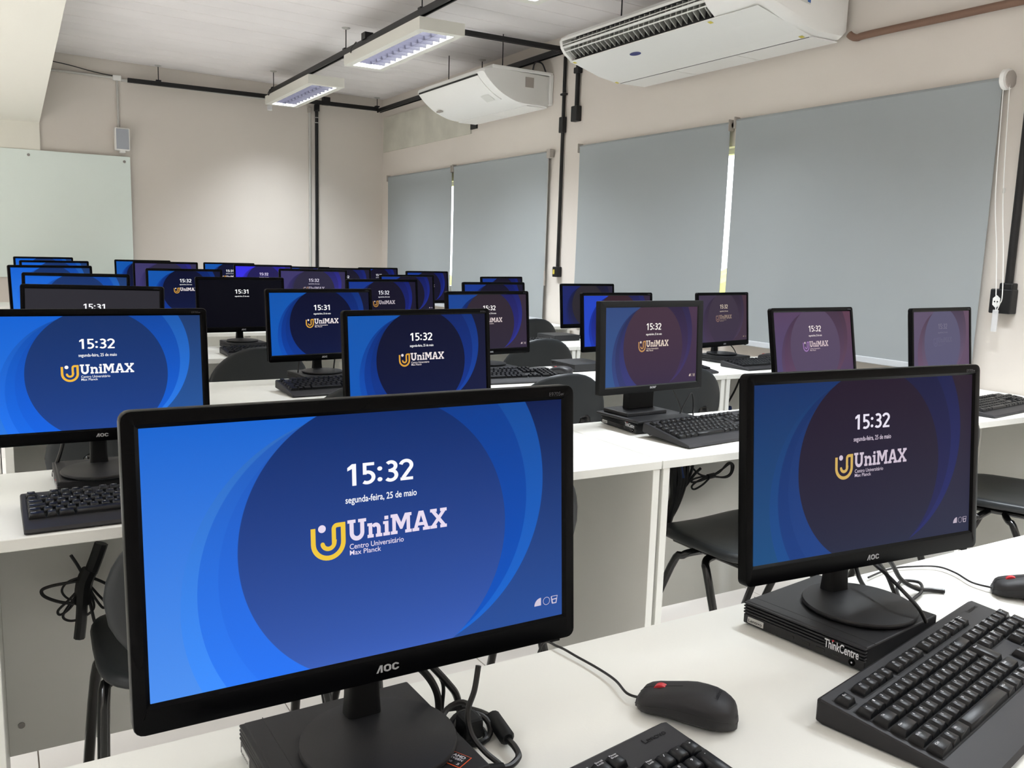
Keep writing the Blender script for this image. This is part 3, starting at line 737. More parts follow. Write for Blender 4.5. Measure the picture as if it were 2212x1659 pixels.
PAL = {  # bg left low/high, ring left x3, bg right low/high, ring right x2, disc low/high, text, logo text, emblem; each panel's viewing-angle tint is painted into these colours
    'bright': ((78, 145, 242), (22, 100, 208), (58, 132, 236), (42, 114, 230), (38, 108, 226), (42, 80, 155), (8, 26, 74), (25, 96, 196), (12, 78, 182), (62, 98, 188), (8, 42, 106), (250, 250, 255), (232, 220, 240), (240, 200, 62)),
    'vivid': ((45, 122, 228), (18, 98, 212), (32, 108, 224), (22, 98, 216), (20, 92, 210), (40, 88, 160), (30, 58, 108), (40, 116, 222), (22, 92, 206), (34, 70, 148), (22, 50, 104), (255, 255, 255), (250, 250, 252), (242, 186, 62)),
    'mid': ((16, 88, 184), (16, 84, 172), (13, 72, 168), (10, 56, 146), (10, 50, 134), (20, 26, 64), (18, 20, 46), (18, 62, 152), (14, 48, 132), (14, 24, 64), (10, 13, 42), (255, 255, 255), (235, 225, 225), (216, 160, 56)),
    'dusk': ((30, 78, 128), (18, 48, 100), (26, 70, 130), (24, 56, 118), (28, 60, 122), (40, 44, 68), (40, 26, 42), (34, 40, 96), (32, 34, 80), (40, 45, 68), (33, 20, 40), (232, 226, 240), (206, 192, 208), (208, 172, 92)),
    'plum': ((54, 86, 138), (50, 72, 122), (50, 64, 116), (48, 54, 100), (52, 54, 108), (60, 46, 72), (72, 50, 72), (58, 48, 92), (60, 45, 80), (56, 44, 68), (68, 48, 62), (250, 245, 238), (226, 208, 192), (190, 140, 84)),
    'mauve': ((78, 70, 112), (84, 62, 92), (82, 60, 90), (84, 58, 86), (84, 60, 86), (78, 62, 92), (92, 58, 76), (86, 60, 82), (84, 60, 84), (80, 68, 96), (84, 68, 92), (238, 226, 224), (206, 186, 190), (150, 112, 170)),
    'faded': ((90, 78, 106), (92, 78, 102), (96, 72, 96), (94, 72, 96), (92, 76, 100), (92, 72, 98), (100, 76, 96), (94, 76, 100), (92, 76, 102), (84, 82, 114), (88, 84, 110), (112, 106, 126), (92, 88, 114), (90, 86, 116)),
    'wine': ((62, 54, 80), (64, 54, 74), (62, 52, 76), (62, 50, 72), (62, 50, 70), (66, 52, 68), (70, 50, 60), (66, 54, 76), (64, 52, 70), (60, 50, 70), (62, 52, 66), (206, 190, 172), (150, 130, 116), (130, 100, 92)),
    'deep': ((24, 76, 150), (24, 66, 146), (20, 52, 126), (22, 46, 116), (22, 40, 108), (52, 42, 62), (54, 42, 56), (40, 46, 132), (40, 40, 116), (46, 40, 56), (48, 38, 48), (250, 246, 244), (220, 204, 204), (180, 140, 80)),
    'indigo': ((36, 72, 196), (34, 66, 190), (24, 50, 160), (24, 42, 140), (26, 38, 130), (48, 38, 62), (50, 38, 58), (46, 50, 122), (44, 44, 104), (50, 34, 46), (54, 34, 42), (210, 200, 200), (180, 160, 160), (160, 120, 80)),
    'night': ((26, 38, 106), (28, 36, 98), (26, 34, 90), (28, 32, 76), (30, 32, 66), (38, 34, 56), (40, 36, 56), (36, 36, 70), (36, 34, 60), (42, 38, 44), (44, 40, 46), (180, 175, 180), (150, 140, 150), (140, 110, 80)),
    'navy': ((20, 58, 150), (18, 52, 138), (16, 40, 120), (16, 34, 104), (16, 30, 96), (24, 20, 42), (26, 22, 44), (22, 38, 132), (20, 32, 112), (18, 16, 38), (18, 14, 34), (232, 232, 240), (190, 180, 190), (180, 130, 60)),
    'violet': ((62, 52, 236), (52, 44, 226), (60, 50, 220), (50, 42, 190), (44, 38, 170), (34, 30, 110), (36, 30, 110), (56, 46, 205), (46, 38, 180), (30, 26, 84), (32, 26, 84), (236, 224, 255), (200, 190, 230), (170, 130, 120)),
    'slate': ((64, 58, 112), (62, 56, 104), (58, 52, 108), (54, 48, 100), (50, 46, 90), (50, 46, 80), (52, 46, 80), (52, 50, 156), (48, 46, 130), (42, 40, 62), (44, 40, 62), (215, 208, 226), (180, 172, 190), (160, 130, 110)),
}
SCREEN_MATS = {}
def screen_mat(pal, plain=None):
    key = pal if plain is None else 'plain%s' % (plain,)
    if key in SCREEN_MATS: return SCREEN_MATS[key]
    m = bpy.data.materials.new('screen_' + str(key)); m.use_nodes = True; nt = m.node_tree; b = nt.nodes['Principled BSDF']
    b.inputs['Base Color'].default_value = (.004, .004, .005, 1); b.inputs['Roughness'].default_value = .4; b.inputs['Specular IOR Level'].default_value = .035
    b.inputs['Emission Strength'].default_value = 1.0
    if plain is not None: b.inputs['Emission Color'].default_value = (*lin(plain), 1)
    else:
        g = nt.nodes.new('ShaderNodeGroup'); g.node_tree = SG
        for i in range(11): g.inputs[i].default_value = (*lin(PAL[pal][i]), 1)
        nt.links.new(g.outputs[0], b.inputs['Emission Color'])
    SCREEN_MATS[key] = m; return m
def glow_mat(c):
    key = 'glow%d_%d_%d' % c
    if key in SCREEN_MATS: return SCREEN_MATS[key]
    m = bpy.data.materials.new(key); m.use_nodes = True; b = m.node_tree.nodes['Principled BSDF']
    b.inputs['Base Color'].default_value = (.004, .004, .005, 1); b.inputs['Specular IOR Level'].default_value = .1; b.inputs['Emission Color'].default_value = (*lin(c), 1); b.inputs['Emission Strength'].default_value = 1.0
    SCREEN_MATS[key] = m; return m

# ------------------------------------------------------------------ monitors
def frame_mesh(hx, zt, zb, ihx, izt, izb, r_, depth):
    """front frame: rounded outer rim, sloped inner lip"""
    n = 5
    O = lambda y_, k, rr: [(x_, y_, z_) for x_, z_ in rrect(hx - k, zb + k, zt - k, max(rr - k, .0005), n)]
    I = lambda y_, k: [(x_, y_, z_) for x_, z_ in rrect(ihx + k, izb - k, izt + k, .0006, n)]
    rings = [O(depth, .003, r_), O(depth - .003, 0, r_), O(.002, 0, r_), O(0.0005, .0006, r_), O(0, .002, r_), I(0, .0035), I(.0006, .0028), I(.003, .0), I(.008, .0)]
    g = MB(); g.loft(rings, caps=False); return g.mesh('bezel', smooth=35)
def shell_mesh(hx, zt, zb, depth):
    rings = []
    for y_, k, rr in ((depth - .002, .004, .008), (depth + .006, .012, .012), (depth + .016, .05, .02), (depth + .022, .085, .025), (depth + .024, .10, .02)):
        rings.append([(x_, y_, z_) for x_, z_ in rrect(hx - k, zb + k, zt - k, rr, 5)])
    g = MB(); g.loft(rings); return g.mesh('rear_cover', smooth=40)
def screen_quad(hx, hz):
    m = bpy.data.meshes.new('screen'); m.from_pydata([(-hx, .003, -hz), (hx, .003, -hz), (hx, .003, hz), (-hx, .003, hz), (-hx, .006, -hz), (hx, .006, -hz), (hx, .006, hz), (-hx, .006, hz)], [],
        [(0, 1, 2, 3), (7, 6, 5, 4), (0, 4, 5, 1), (1, 5, 6, 2), (2, 6, 7, 3), (3, 7, 4, 0)])
    uv = m.uv_layers.new(name='UVMap')
    for l in m.loops:
        v = m.vertices[l.vertex_index].co; uv.data[l.index].uv = ((v.x + hx) / (2 * hx), (v.z + hz) / (2 * hz))
    return m
SH['bezel'] = frame_mesh(.219, .130, -.141, .2049, .1152, -.1152, .009, .018)
SH['shell'] = shell_mesh(.219, .130, -.141, .018)
SH['screen'] = screen_quad(.2049, .1152)
SH['abezel'] = frame_mesh(.2075, .134, -.137, .1835, .1147, -.1147, .004, .022)
SH['ashell'] = shell_mesh(.2075, .134, -.137, .022)
SH['ascreen'] = screen_quad(.1835, .1147)
SH['base'] = MB().lathe([(.0, 0), (.070, 0), (.0755, .003), (.0763, .006), (.0750, .0085), (.060, .0105), (.030, .0135), (.0, .0145)], 48).mesh('base', smooth=50)
SH['neck'] = MB().loft([[(x_ * k, .046 + y_ * k2, z_) for x_, y_ in [(a, b) for a, b in rrect(.0165, -.012, .012, .006, 4)]] for z_, k, k2 in ((.011, 1.08, 1.1), (.03, 1.0, 1.0), (.075, .96, .95), (.16, .96, .95), (.22, .96, .95))]).mesh('neck', smooth=50)
SH['abase'] = MB().rbox(-.115, .115, -.075, .115, 0, .008, .003).rbox(-.10, .06, -.01, .10, .008, .020, .003).mesh('base')
SH['aneck'] = MB().rbox(-.052, .052, .040, .068, .018, .235, .004).mesh('neck')
SH['button'] = MB().rbox(-.006, .006, .002, .01, -.1435, -.1405, .001).mesh('button')

def monitor(x, y, ztop, yaw, tilt, surf, pal, label, clock='15:32', kind='aoc', plain=None, text='all', detail=True):
    """x, y: centre of the screen; ztop: world height of the frame's upper edge; surf: height it stands on"""
    root = empty('monitor', (x, y, surf), yaw); tag(root, label, 'monitor', 'lock-screen monitors')
    a = kind == 'acer'; t = R(tilt); zt = .134 if a else .130
    hz = ztop - surf - zt * math.cos(t)
    M = Matrix.Translation((0, 0, hz)) @ Matrix.Rotation(-t, 4, 'X')
    M = Matrix.Translation((0, -zt * math.sin(t) * 0.0, 0)) @ M
    def head(nm, me, mt, extra=None):
        o = obj(nm, me, root, mat=mt); o.matrix_local = M if extra is None else M @ extra; return o
    head('bezel', SH['abezel' if a else 'bezel'], M_BEZELM if a else M_BEZEL); head('rear_cover', SH['ashell' if a else 'shell'], M_BEZELM)
    s = head('screen', SH['ascreen' if a else 'screen'], screen_mat(pal, plain))
    k = (.1835 / .2049) if a else 1.0
    P = PAL[pal]
    def on(nm, me, c): 
        o = obj(nm, me, s, (0, .0027, 0), mat=glow_mat(c)); o.scale = (k, 1, 1.0 if not a else .98); return o
    on('clock_text', SH['clock' + clock], P[11]); 
    if text != 'clock' : on('date_text', SH['date'], P[11] if pal != 'dusk' else P[12])
    if text == 'all':
        on('emblem', SH['u'], P[13]); on('emblem_dot', SH['dot'], P[12]); on('wordmark', SH['word'], P[12])
        if detail: 
            on('subtitle', SH['sub1'], P[12]); on('subtitle', SH['sub2'], P[12])
        on('tray_icons', SH['icons'], tuple(int(v * .9) for v in P[12]))
    if a:
        head('brand_letters', SH['acer'], M_GREYP, Matrix.Translation((0, -.0008, .007)))
        obj('base', SH['abase'], root, mat=M_STAND); obj('neck', SH['aneck'], root, mat=M_BEZELM)
    else:
        head('brand_letters', SH['aoc'], M_GREYP, Matrix.Translation((0, -.0006, 0)))
        if detail: head('model_letters', SH['model'], M_DIMP, Matrix.Translation((0, -.0006, 0)))
        for bx in (.196,): head('button', SH['button'], M_BEZELM, Matrix.Translation((bx, 0, 0)))
        obj('base', SH['base'], root, mat=M_STAND); obj('neck', SH['neck'], root, mat=M_BEZELM)
    return root

# ------------------------------------------------------------------ small desktop computers
PW = .092; PH = .0345
SH['case'] = MB().rbox(-PW + .003, PW, -PW, PW, .003, PH, .002).mesh('case')
SH['foot'] = MB().rbox(-.075, .075, -.07, .07, 0, .0031, .001).mesh('rubber_foot')
SH['pcslat'] = MB().rbox(-PW - .001, -PW + .006, -PW, PW, 0, .0026, .0008, 1).mesh('front_slat')
SH['pcpanel'] = MB().rbox(-PW, -PW + .006, -PW, PW, .003, .0165, .0012, 1).mesh('front_panel')
SH['pcline'] = MB().box(-PW + .022, -PW + .0228, -PW, PW, PH - .0002, PH + .0003).mesh('lid_seam')
SH['plate'] = MB().rbox(-PW - .0012, -PW + .001, .058, .084, .0055, .0140, .0004, 1).mesh('label_plate')
text_mesh('lenovo_pc', 'Lenovo', (-.082, -.060, .0075, .0120), .012)
text_mesh('think', 'ThinkCentre', (.036, .084, .0135, .0255), .018)
SH['jack'] = MB().cyl((-PW - .0006, .012, .010), (-PW + .001, .012, .010), .0024, 12).mesh('audio_jack')
SH['usb'] = MB().rbox(-PW - .0006, -PW + .001, -.0065, .0065, .0075, .0125, .0005, 1).mesh('usb_port')
SH['usbc'] = MB().rbox(-PW - .0006, -PW + .001, -.0045, .0045, .0085, .0112, .0006, 1).mesh('usb_port')
SH['pwr'] = MB().cyl((-PW - .0012, -.075, .0098), (-PW + .001, -.075, .0098), .0045, 16).mesh('power_button')
SH['pwrdot'] = MB().cyl((-PW - .0016, -.075, .0098), (-PW - .0010, -.075, .0098), .0012, 8).mesh('power_light')
def pc(x, y, rz, label, detail=0, surf=DZ):
    root = empty('desktop_computer', (x, y, surf), rz); tag(root, label, 'computer', 'small desktop computers')
    obj('case', SH['case'], root, mat=M_PC); obj('rubber_foot', SH['foot'], root, mat=M_PCD)
    obj('front_panel', SH['pcpanel'], root, mat=M_PC)
    for k in range(4): obj('front_slat', SH['pcslat'], root, (0, 0, .0180 + k * .0043), mat=M_PC)
    if detail:
        obj('lid_seam', SH['pcline'], root, mat=M_PCD)
        obj('label_plate', SH['plate'], root, mat=M_PLATE)
        obj('maker_letters', SH['lenovo_pc'], root, (-PW - .0016, 0, 0), (0, 0, -PI / 2), mat=M_EMB)
        obj('series_letters', SH['think'], root, (-PW - .0018, 0, .003), (0, 0, -PI / 2), mat=M_WHT)
        obj('audio_jack', SH['jack'], root, mat=M_PCD); obj('usb_port', SH['usb'], root, (0, -.008, 0), mat=M_PCD); obj('usb_port', SH['usb'], root, (0, -.030, 0), mat=M_PCD)
        obj('usb_port', SH['usbc'], root, (0, -.052, 0), mat=M_PCD); obj('power_button', SH['pwr'], root, mat=M_BEZEL); obj('power_light', SH['pwrdot'], root, mat=M_WHT)
    if detail: MB().cyl((-PW - .0022, -.0478, .0285), (-PW - .0012, -.0478, .0285), .0012, 10).build('letter_dot', M_RED, root)
    return root

# ------------------------------------------------------------------ keyboards
KW, KD, U = .446, .18, .01905
KROW = {'f': .066, 'n': .041, 'q': .022, 'a': .003, 'z': -.016, 'c': -.035}
KS = math.atan2(.0145, .133)
def kz(y): return .0150 + (y + .043) * math.tan(KS)
def key_layout():
    L = []
    def run(row, x, labels, w=1.0):
        for s in labels:
            if isinstance(s, tuple): L.append((row, x, s[1], s[0], 1)); x += s[1]
            else: L.append((row, x, w, s, 1)); x += w
        return x
    run('f', 0, ['Esc']); run('f', 2, ['F1', 'F2', 'F3', 'F4']); run('f', 6.5, ['F5', 'F6', 'F7', 'F8']); run('f', 11, ['F9', 'F10', 'F11', 'F12']); run('f', 15.25, ['PrtSc', 'Scroll', 'Pause'])
    run('n', 0, list("'1234567890-=") + [('<', 2)]); run('n', 15.25, ['Ins', 'Home', 'PgUp']); run('n', 18.5, ['Num', '/', '*', '-'])
    run('q', 0, [('Tab', 1.5)] + list('QWERTYUIOP') + ["´", '[']); run('q', 15.25, ['Del', 'End', 'PgDn']); run('q', 18.5, list('789')); L.append(('q', 21.5, 1, '+', 2))
    run('a', 0, [('Caps', 1.75)] + list('ASDFGHJKLÇ~]')); L.append(('q', 13.75, 1.25, 'Enter', 2)); run('a', 18.5, list('456'))
    run('z', 0, [('Shift', 1.25)] + list('\\ZXCVBNM,.;/') + [('Shift', 1.75)]); run('z', 16.25, ['↑']); run('z', 18.5, list('123')); L.append(('z', 21.5, 1, 'Enter', 2))
    run('c', 0, [('Ctrl', 1.5), ('Win', 1), ('Alt', 1.5), ('', 6), ('AltGr', 1.25), ('Fn', 1.25), ('Menu', 1), ('Ctrl', 1.5)]); run('c', 15.25, ['←', '↓', '→']); run('c', 18.5, [('0', 2), (',', 1)])
    return L
LAY = key_layout()
def key_mesh(w, tall):
    key = 'key%.2f_%d' % (w, tall)
    if key in SH: return SH[key]
    hx = w * U / 2 - .0009; hy0 = -U / 2 + .0009 - (U if tall == 2 else 0); hy1 = U / 2 - .0009; i = .0026
    rings = [[(-hx, hy0, 0), (hx, hy0, 0), (hx, hy1, 0), (-hx, hy1, 0)], [(-hx + .0004, hy0 + .0003, .002), (hx - .0004, hy0 + .0003, .002), (hx - .0004, hy1 - .0006, .002), (-hx + .0004, hy1 - .0006, .002)],
             [(-hx + i, hy0 + .0018, .0078), (hx - i, hy0 + .0018, .0078), (hx - i, hy1 - .0030, .0082), (-hx + i, hy1 - .0030, .0082)],
             [(-hx + i + .0008, hy0 + .0026, .0084), (hx - i - .0008, hy0 + .0026, .0084), (hx - i - .0008, hy1 - .0038, .0088), (-hx + i + .0008, hy1 - .0038, .0088)]]
    SH[key] = MB().loft(rings).mesh('key', smooth=50); return SH[key]
def kpos(row, x, w): 
    return (-KW / 2 + .0087 + (x + w / 2) * U, KROW[row])
def kb_shell():
    prof = [(.09, .004), (.09, .0275), (.086, .0300), (-.040, .0158), (-.070, .0122), (-.086, .0095), (-.09, .0050), (-.088, .002), (.084, .002)]
    g = MB(); rings = []
    for x_, k in ((-KW / 2, .90), (-KW / 2 + .0015, .98), (-KW / 2 + .004, 1.0), (KW / 2 - .004, 1.0), (KW / 2 - .0015, .98), (KW / 2, .90)):
        rings.append([(x_, p[0] * (1 - (1 - k) * .25), .002 + (p[1] - .002) * k) for p in prof])
    return g.loft(rings).mesh('shell', smooth=25)
SH['kbshell'] = kb_shell()
def kb_bed():
    g = MB()
    for x0, x1, rows in ((0, 15.0, 'nc'), (15.25, 18.25, 'nq'), (18.5, 22.5, 'nc'), (0, 1, 'ff'), (2, 6, 'ff'), (6.5, 10.5, 'ff'), (11, 15, 'ff'), (15.25, 18.25, 'ff'), (15.25, 18.25, 'cc'), (16.25, 17.25, 'zz')):
        xa = -KW / 2 + .0087 + x0 * U - .0008; xb = -KW / 2 + .0087 + x1 * U + .0008; ya = KROW[rows[1]] - U / 2 - .0008; yb_ = KROW[rows[0]] + U / 2 + .0008
        g.add([(xa, ya, kz(ya) + .0012), (xb, ya, kz(ya) + .0012), (xb, yb_, kz(yb_) + .0012), (xa, yb_, kz(yb_) + .0012)], [(0, 1, 2, 3)])
    m = bpy.data.meshes.new('key_bed'); m.from_pydata(g.v, [], g.f); return m
SH['kbbed'] = kb_bed()
def kb_allkeys():
    g = MB()
    for row, x_, w, s, tall in LAY:
        px, py = kpos(row, x_, w); me = key_mesh(w, tall); M = Matrix.Translation((px, py, kz(py) + .0008)) @ Matrix.Rotation(KS, 4, 'X')
        g.add([M @ v.co for v in me.vertices], [tuple(p.vertices) for p in me.polygons])
    m = bpy.data.meshes.new('keys'); m.from_pydata(g.v, [], g.f); return m
SH['kball'] = kb_allkeys()
text_mesh('lenovo_kb', 'Lenovo', (-.0165, .0165, 0, .0068), .01)
LEG2 = {'PrtSc': 'Print\nScrn', 'Scroll': 'Scroll\nLock', 'Pause': 'Pause\nBreak', 'Num': 'Num\nLock', 'PgUp': 'Page\nUp', 'PgDn': 'Page\nDn', 'Win': '#'}
def legend_mesh(s, w):
    key = 'leg_' + s
    if key in SH: return SH[key]
    b = LEG2.get(s, s); n = max(len(q) for q in b.split('\n')); lines = b.count('\n') + 1
    ww = min(.0026 * n if n == 1 else .0019 * n, .0098); hh = .0030 if lines == 1 and n == 1 else .0024 if lines == 1 else .0050
    if s in "-=´~'.,;*+": ww, hh = .0018, .0012
    return text_mesh(key, b, (-ww / 2, ww / 2, 0, hh), .012)
SH['kfoot'] = MB().rbox(-.012, .012, -.006, .006, -.006, .006, .002, 1).mesh('folding_foot')
def keyboard(x, y, rz, label, level, lift=0.0):
    """level 2: keys with legends; 1: single keys; 0: joined keys"""
    root = empty('keyboard', (x, y, DZ), rz); root.rotation_euler = (lift, 0, rz); tag(root, label, 'keyboard', 'black keyboards')
    if lift: root.location.z = DZ + math.sin(lift) * .088 + .0
    obj('shell', SH['kbshell'], root, mat=M_KB); obj('key_bed', SH['kbbed'], root, mat=M_KEYB)
    if level == 0:
        o = obj('keys', SH['kball'], root, mat=M_KEY); o['kind'] = 'stuff'
    else:
        for row, x_, w, s, tall in LAY:
            px, py = kpos(row, x_, w)
            k = obj('key', key_mesh(w, tall), root, (px, py, kz(py) + .0008), (KS, 0, 0), mat=M_KEY)
            if level == 2 and s:
                me = legend_mesh(s, w)
                if len(me.vertices): obj('legend', me, k, (-.001 if w < 1.2 else -w * U / 2 + .0085, .0006, .00895), (-PI / 2, 0, 0), mat=M_WHT)
    o = obj('maker_letters', SH['lenovo_kb'], root, (.19, .072, kz(.072) + .0013), (-PI / 2 + KS, 0, 0), mat=M_EMB)
    if lift:
        for fx in (-.19, .19): obj('folding_foot', SH['kfoot'], root, (fx, .082, -.002), (R(15), 0, 0), mat=M_PCD)
    return root

# ------------------------------------------------------------------ mice
def mouse_parts():
    n = 28
    def hw(t): return .0305 * (1 - abs(t) ** 2.6 * .10) - .0035 * math.exp(-((t - .35) / .35) ** 2)
    def hz(t):   # t -1 rear .. 1 front
        a = .0372 - .0115 * max(0, t + .1) ** 1.3 * 1.3 - .012 * max(0, -t - .35) ** 1.7 * 2.0
        return max(.008, a * math.sqrt(max(.42, 1 - (max(0, abs(t) - .86) / .16) ** 2.2)))
    T = [-1, -.997, -.985, -.965, -.93, -.88, -.78, -.65, -.48, -.3, -.1, .1, .3, .5, .68, .82, .91, .96, .985, .997, 1]
    def end(t): return max(.10 if t < 0 else .45, math.sqrt(max(0, 1 - (max(0, abs(t) - (.42 if t < 0 else .66)) / (.5805 if t < 0 else .341)) ** 2.5)))
    def ring(t, lo, hi, k):
        w = hw(t) * end(t) * k; pts = []
        for i in range(n):
            a = 2 * PI * i / n; c, s_ = math.cos(a), math.sin(a)
            xx = w * math.copysign(abs(c) ** .8, c)
            z = lo + (hi - lo) * abs(s_) ** .75 if s_ >= 0 else lo - (lo - .0012) * abs(s_) ** .6
            pts.append((xx, .0565 * t, z))
        return pts
    low = MB().loft([ring(t, hz(t) * .40, hz(t) * .60, .955) for t in T]).mesh('body', smooth=60)
    sl = [(sg * hw(t) * end(t) * .992, .0565 * t * .997, hz(t) * .545) for sg, tt in ((1, T), (-1, T[::-1])) for t in tt]
    SH['mside'] = MB().tube(sl + sl[:1], .0007, 6, False).mesh('side_seam')
    top = MB().loft([ring(t * .995, hz(t) * .56, hz(t), 1.0) for t in T]).mesh('top_shell', smooth=60)
    return low, top
SH['mlow'], SH['mtop'] = mouse_parts()
SH['mwheel'] = MB().cyl((-.0038, .030, .0215), (.0038, .030, .0215), .0098, 22).mesh('scroll_wheel', smooth=40)
SH['mseam'] = MB().tube([(0, .0545, .0164), (0, .049, .0229), (0, .040, .0259), (0, .030, .0290), (0, .018, .0324), (0, .006, .0353)], .0005, 6).mesh('button_seam')
text_mesh('lenovo_m', 'Lenovo', (-.011, .011, 0, .0048), .01)
def mouse(x, y, rz, label, detail=True, cable=None):
    root = empty('mouse', (x, y, DZ), rz); tag(root, label, 'mouse', 'black mice with red wheel')
    obj('body', SH['mlow'], root, mat=M_KB); obj('top_shell', SH['mtop'], root, mat=M_KB); obj('scroll_wheel', SH['mwheel'], root, mat=M_RED)
    if detail:
        obj('button_seam', SH['mseam'], root, mat=M_PCD); obj('side_seam', SH['mside'], root, mat=M_PCD)
        obj('maker_letters', SH['lenovo_m'], root, (0, -.036, .0352), (-PI / 2 + R(9), 0, 0), mat=M_EMB)
    if cable:
        inv = Matrix.Translation((x, y, DZ)) @ Matrix.Rotation(rz, 4, 'Z'); inv.invert()
        pts = [(0, .054, .008)] + [tuple(inv @ Vector(p)) for p in cable]
        MB().tube(catmull(pts, 6), .0016, 8).build('cable', M_CABLE, root, smooth=True)
    return root

# ------------------------------------------------------------------ chairs
def pad(outline, thick, fn, rings=6):
    """rounded cushion-like shell from an outline; fn(u, v) -> centre surface point"""
    n = len(outline); F = []; B = []
    cu = sum(p[0] for p in outline) / n; cv = sum(p[1] for p in outline) / n
    S = [0.02, .3, .6, .82, .93, .98, 1.0]
    T = [1, 1, 1, 1, .92, .7, .25]
    g = MB()
    rf = [[fn(cu + (p[0] - cu) * s, cv + (p[1] - cv) * s, thick / 2 * t) for p in outline] for s, t in zip(S, T)]
    rb = [[fn(cu + (p[0] - cu) * s, cv + (p[1] - cv) * s, -thick / 2 * t) for p in outline] for s, t in zip(S, T)]
    g.loft(rf + rb[::-1]); return g
def backrest_mesh():
    o = []
    N = 40
    for k in range(N):
        a = 2 * PI * k / N; c, s = math.cos(a), math.sin(a)
        ex, ez = (.80, .84) if s > 0 else (.60, .62)
        x_ = math.copysign(abs(c) ** ex, c); z_ = math.copysign(abs(s) ** ez, s)
        z = z_ * .158; hw = .222 if z_ > -.2 else .222 - (-.2 - z_) * .050
        if z_ > 0: z += .022 * (1 - x_ * x_) * z_
        o.append((x_ * hw * (1 - .06 * max(z_, 0)), z))
    fn = lambda u, v, t: (u, -.045 * (1 - (u / .222) ** 2) * 1.0 + .02 + t - (v) * .16, v)
    return pad(o, .022, fn).mesh('backrest', smooth=60)
def seat_mesh():
    o = []; N = 44
    for k in range(N):
        a = 2 * PI * k / N; c, s = math.cos(a), math.sin(a)
        o.append((.225 * math.copysign(abs(c) ** .5, c) * (1 - .05 * s), .205 * math.copysign(abs(s) ** .5, s)))
    def fn(u, v, t):
        z = -.020 * (1 - (u / .225) ** 2) - .5 * max(0, v - .11) ** 1.6 + .30 * max(0, -v - .12) ** 1.5
        return (u, v, z + t)
    return pad(o, .032, fn).mesh('seat', smooth=60)
SH['back'] = backrest_mesh(); SH['seat'] = seat_mesh()
def rim(mesh_out, r_): return None
def leg(sx, sy):
    pts = [(sx * .10, sy * .02, .405), (sx * .170, sy * .03, .405), (sx * .200, sy * .045, .395), (sx * .215, sy * .075, .355), (sx * .235, sy * .205, .02), (sx * .236, sy * .21, .006)]
    return MB().tube(catmull(pts, 4), .0115, 10).mesh('leg', smooth=60)
LEGS = {(a, b): leg(a, b) for a in (-1, 1) for b in (-1, 1)}
SH['lfoot'] = MB().lathe([(.013, 0), (.015, .004), (.014, .03), (.012, .034)], 12).mesh('foot_cap', smooth=50)
SH['cbar'] = MB().tube(catmull([(0, .13, .412), (0, .0, .410), (0, -.15, .410)], 4), .010, 8).mesh('seat_rail', smooth=60)
def bsup(sx): return MB().tube(catmull([(sx * .10, .02, .408), (sx * .10, -.16, .408), (sx * .10, -.225, .425), (sx * .10, -.252, .47), (sx * .10, -.262, .56), (sx * .10, -.270, .66)], 5), .012, 8).mesh('back_support', smooth=60)
BS = {s: bsup(s) for s in (-1, 1)}
SH['bsleeve'] = MB().loft([[(x_, -.262 + y_, z_) for x_, y_ in rrect(.034 * k, -.016 * k, .016 * k, .012 * k, 4)] for z_, k in ((.50, .7), (.515, 1), (.60, 1.0), (.64, .8), (.65, .5))]).mesh('sleeve', smooth=60)
def chair(x, y, rz, label):
    root = empty('chair', (x, y, 0), rz); tag(root, label, 'chair', 'black computer-room chairs')
    obj('seat', SH['seat'], root, (0, 0, .450), mat=M_CHAIR)
    obj('backrest', SH['back'], root, (0, -.255, .637), mat=M_CHAIR)
    for sx in (-.15, .15): obj('seat_rail', SH['cbar'], root, (sx, 0, 0), mat=M_TUBE)
    for (a, b), me in LEGS.items():
        l = obj('leg', me, root, mat=M_TUBE)
        obj('foot_cap', SH['lfoot'], l, (a * .236, b * .21, 0), mat=M_CHAIRB)
    for s_, me in BS.items(): obj('back_support', me, root, mat=M_TUBE)
    obj('sleeve', SH['bsleeve'], root, (.10, -.012, 0), mat=M_TUBE); obj('sleeve', SH['bsleeve'], root, (-.10, -.012, 0), mat=M_TUBE)
    return root

# ------------------------------------------------------------------ the seats: monitors, computers, keyboards, mice, chairs
CN = ['leftmost', 'second from the left', 'middle one', 'second from the windows', 'nearest the windows']
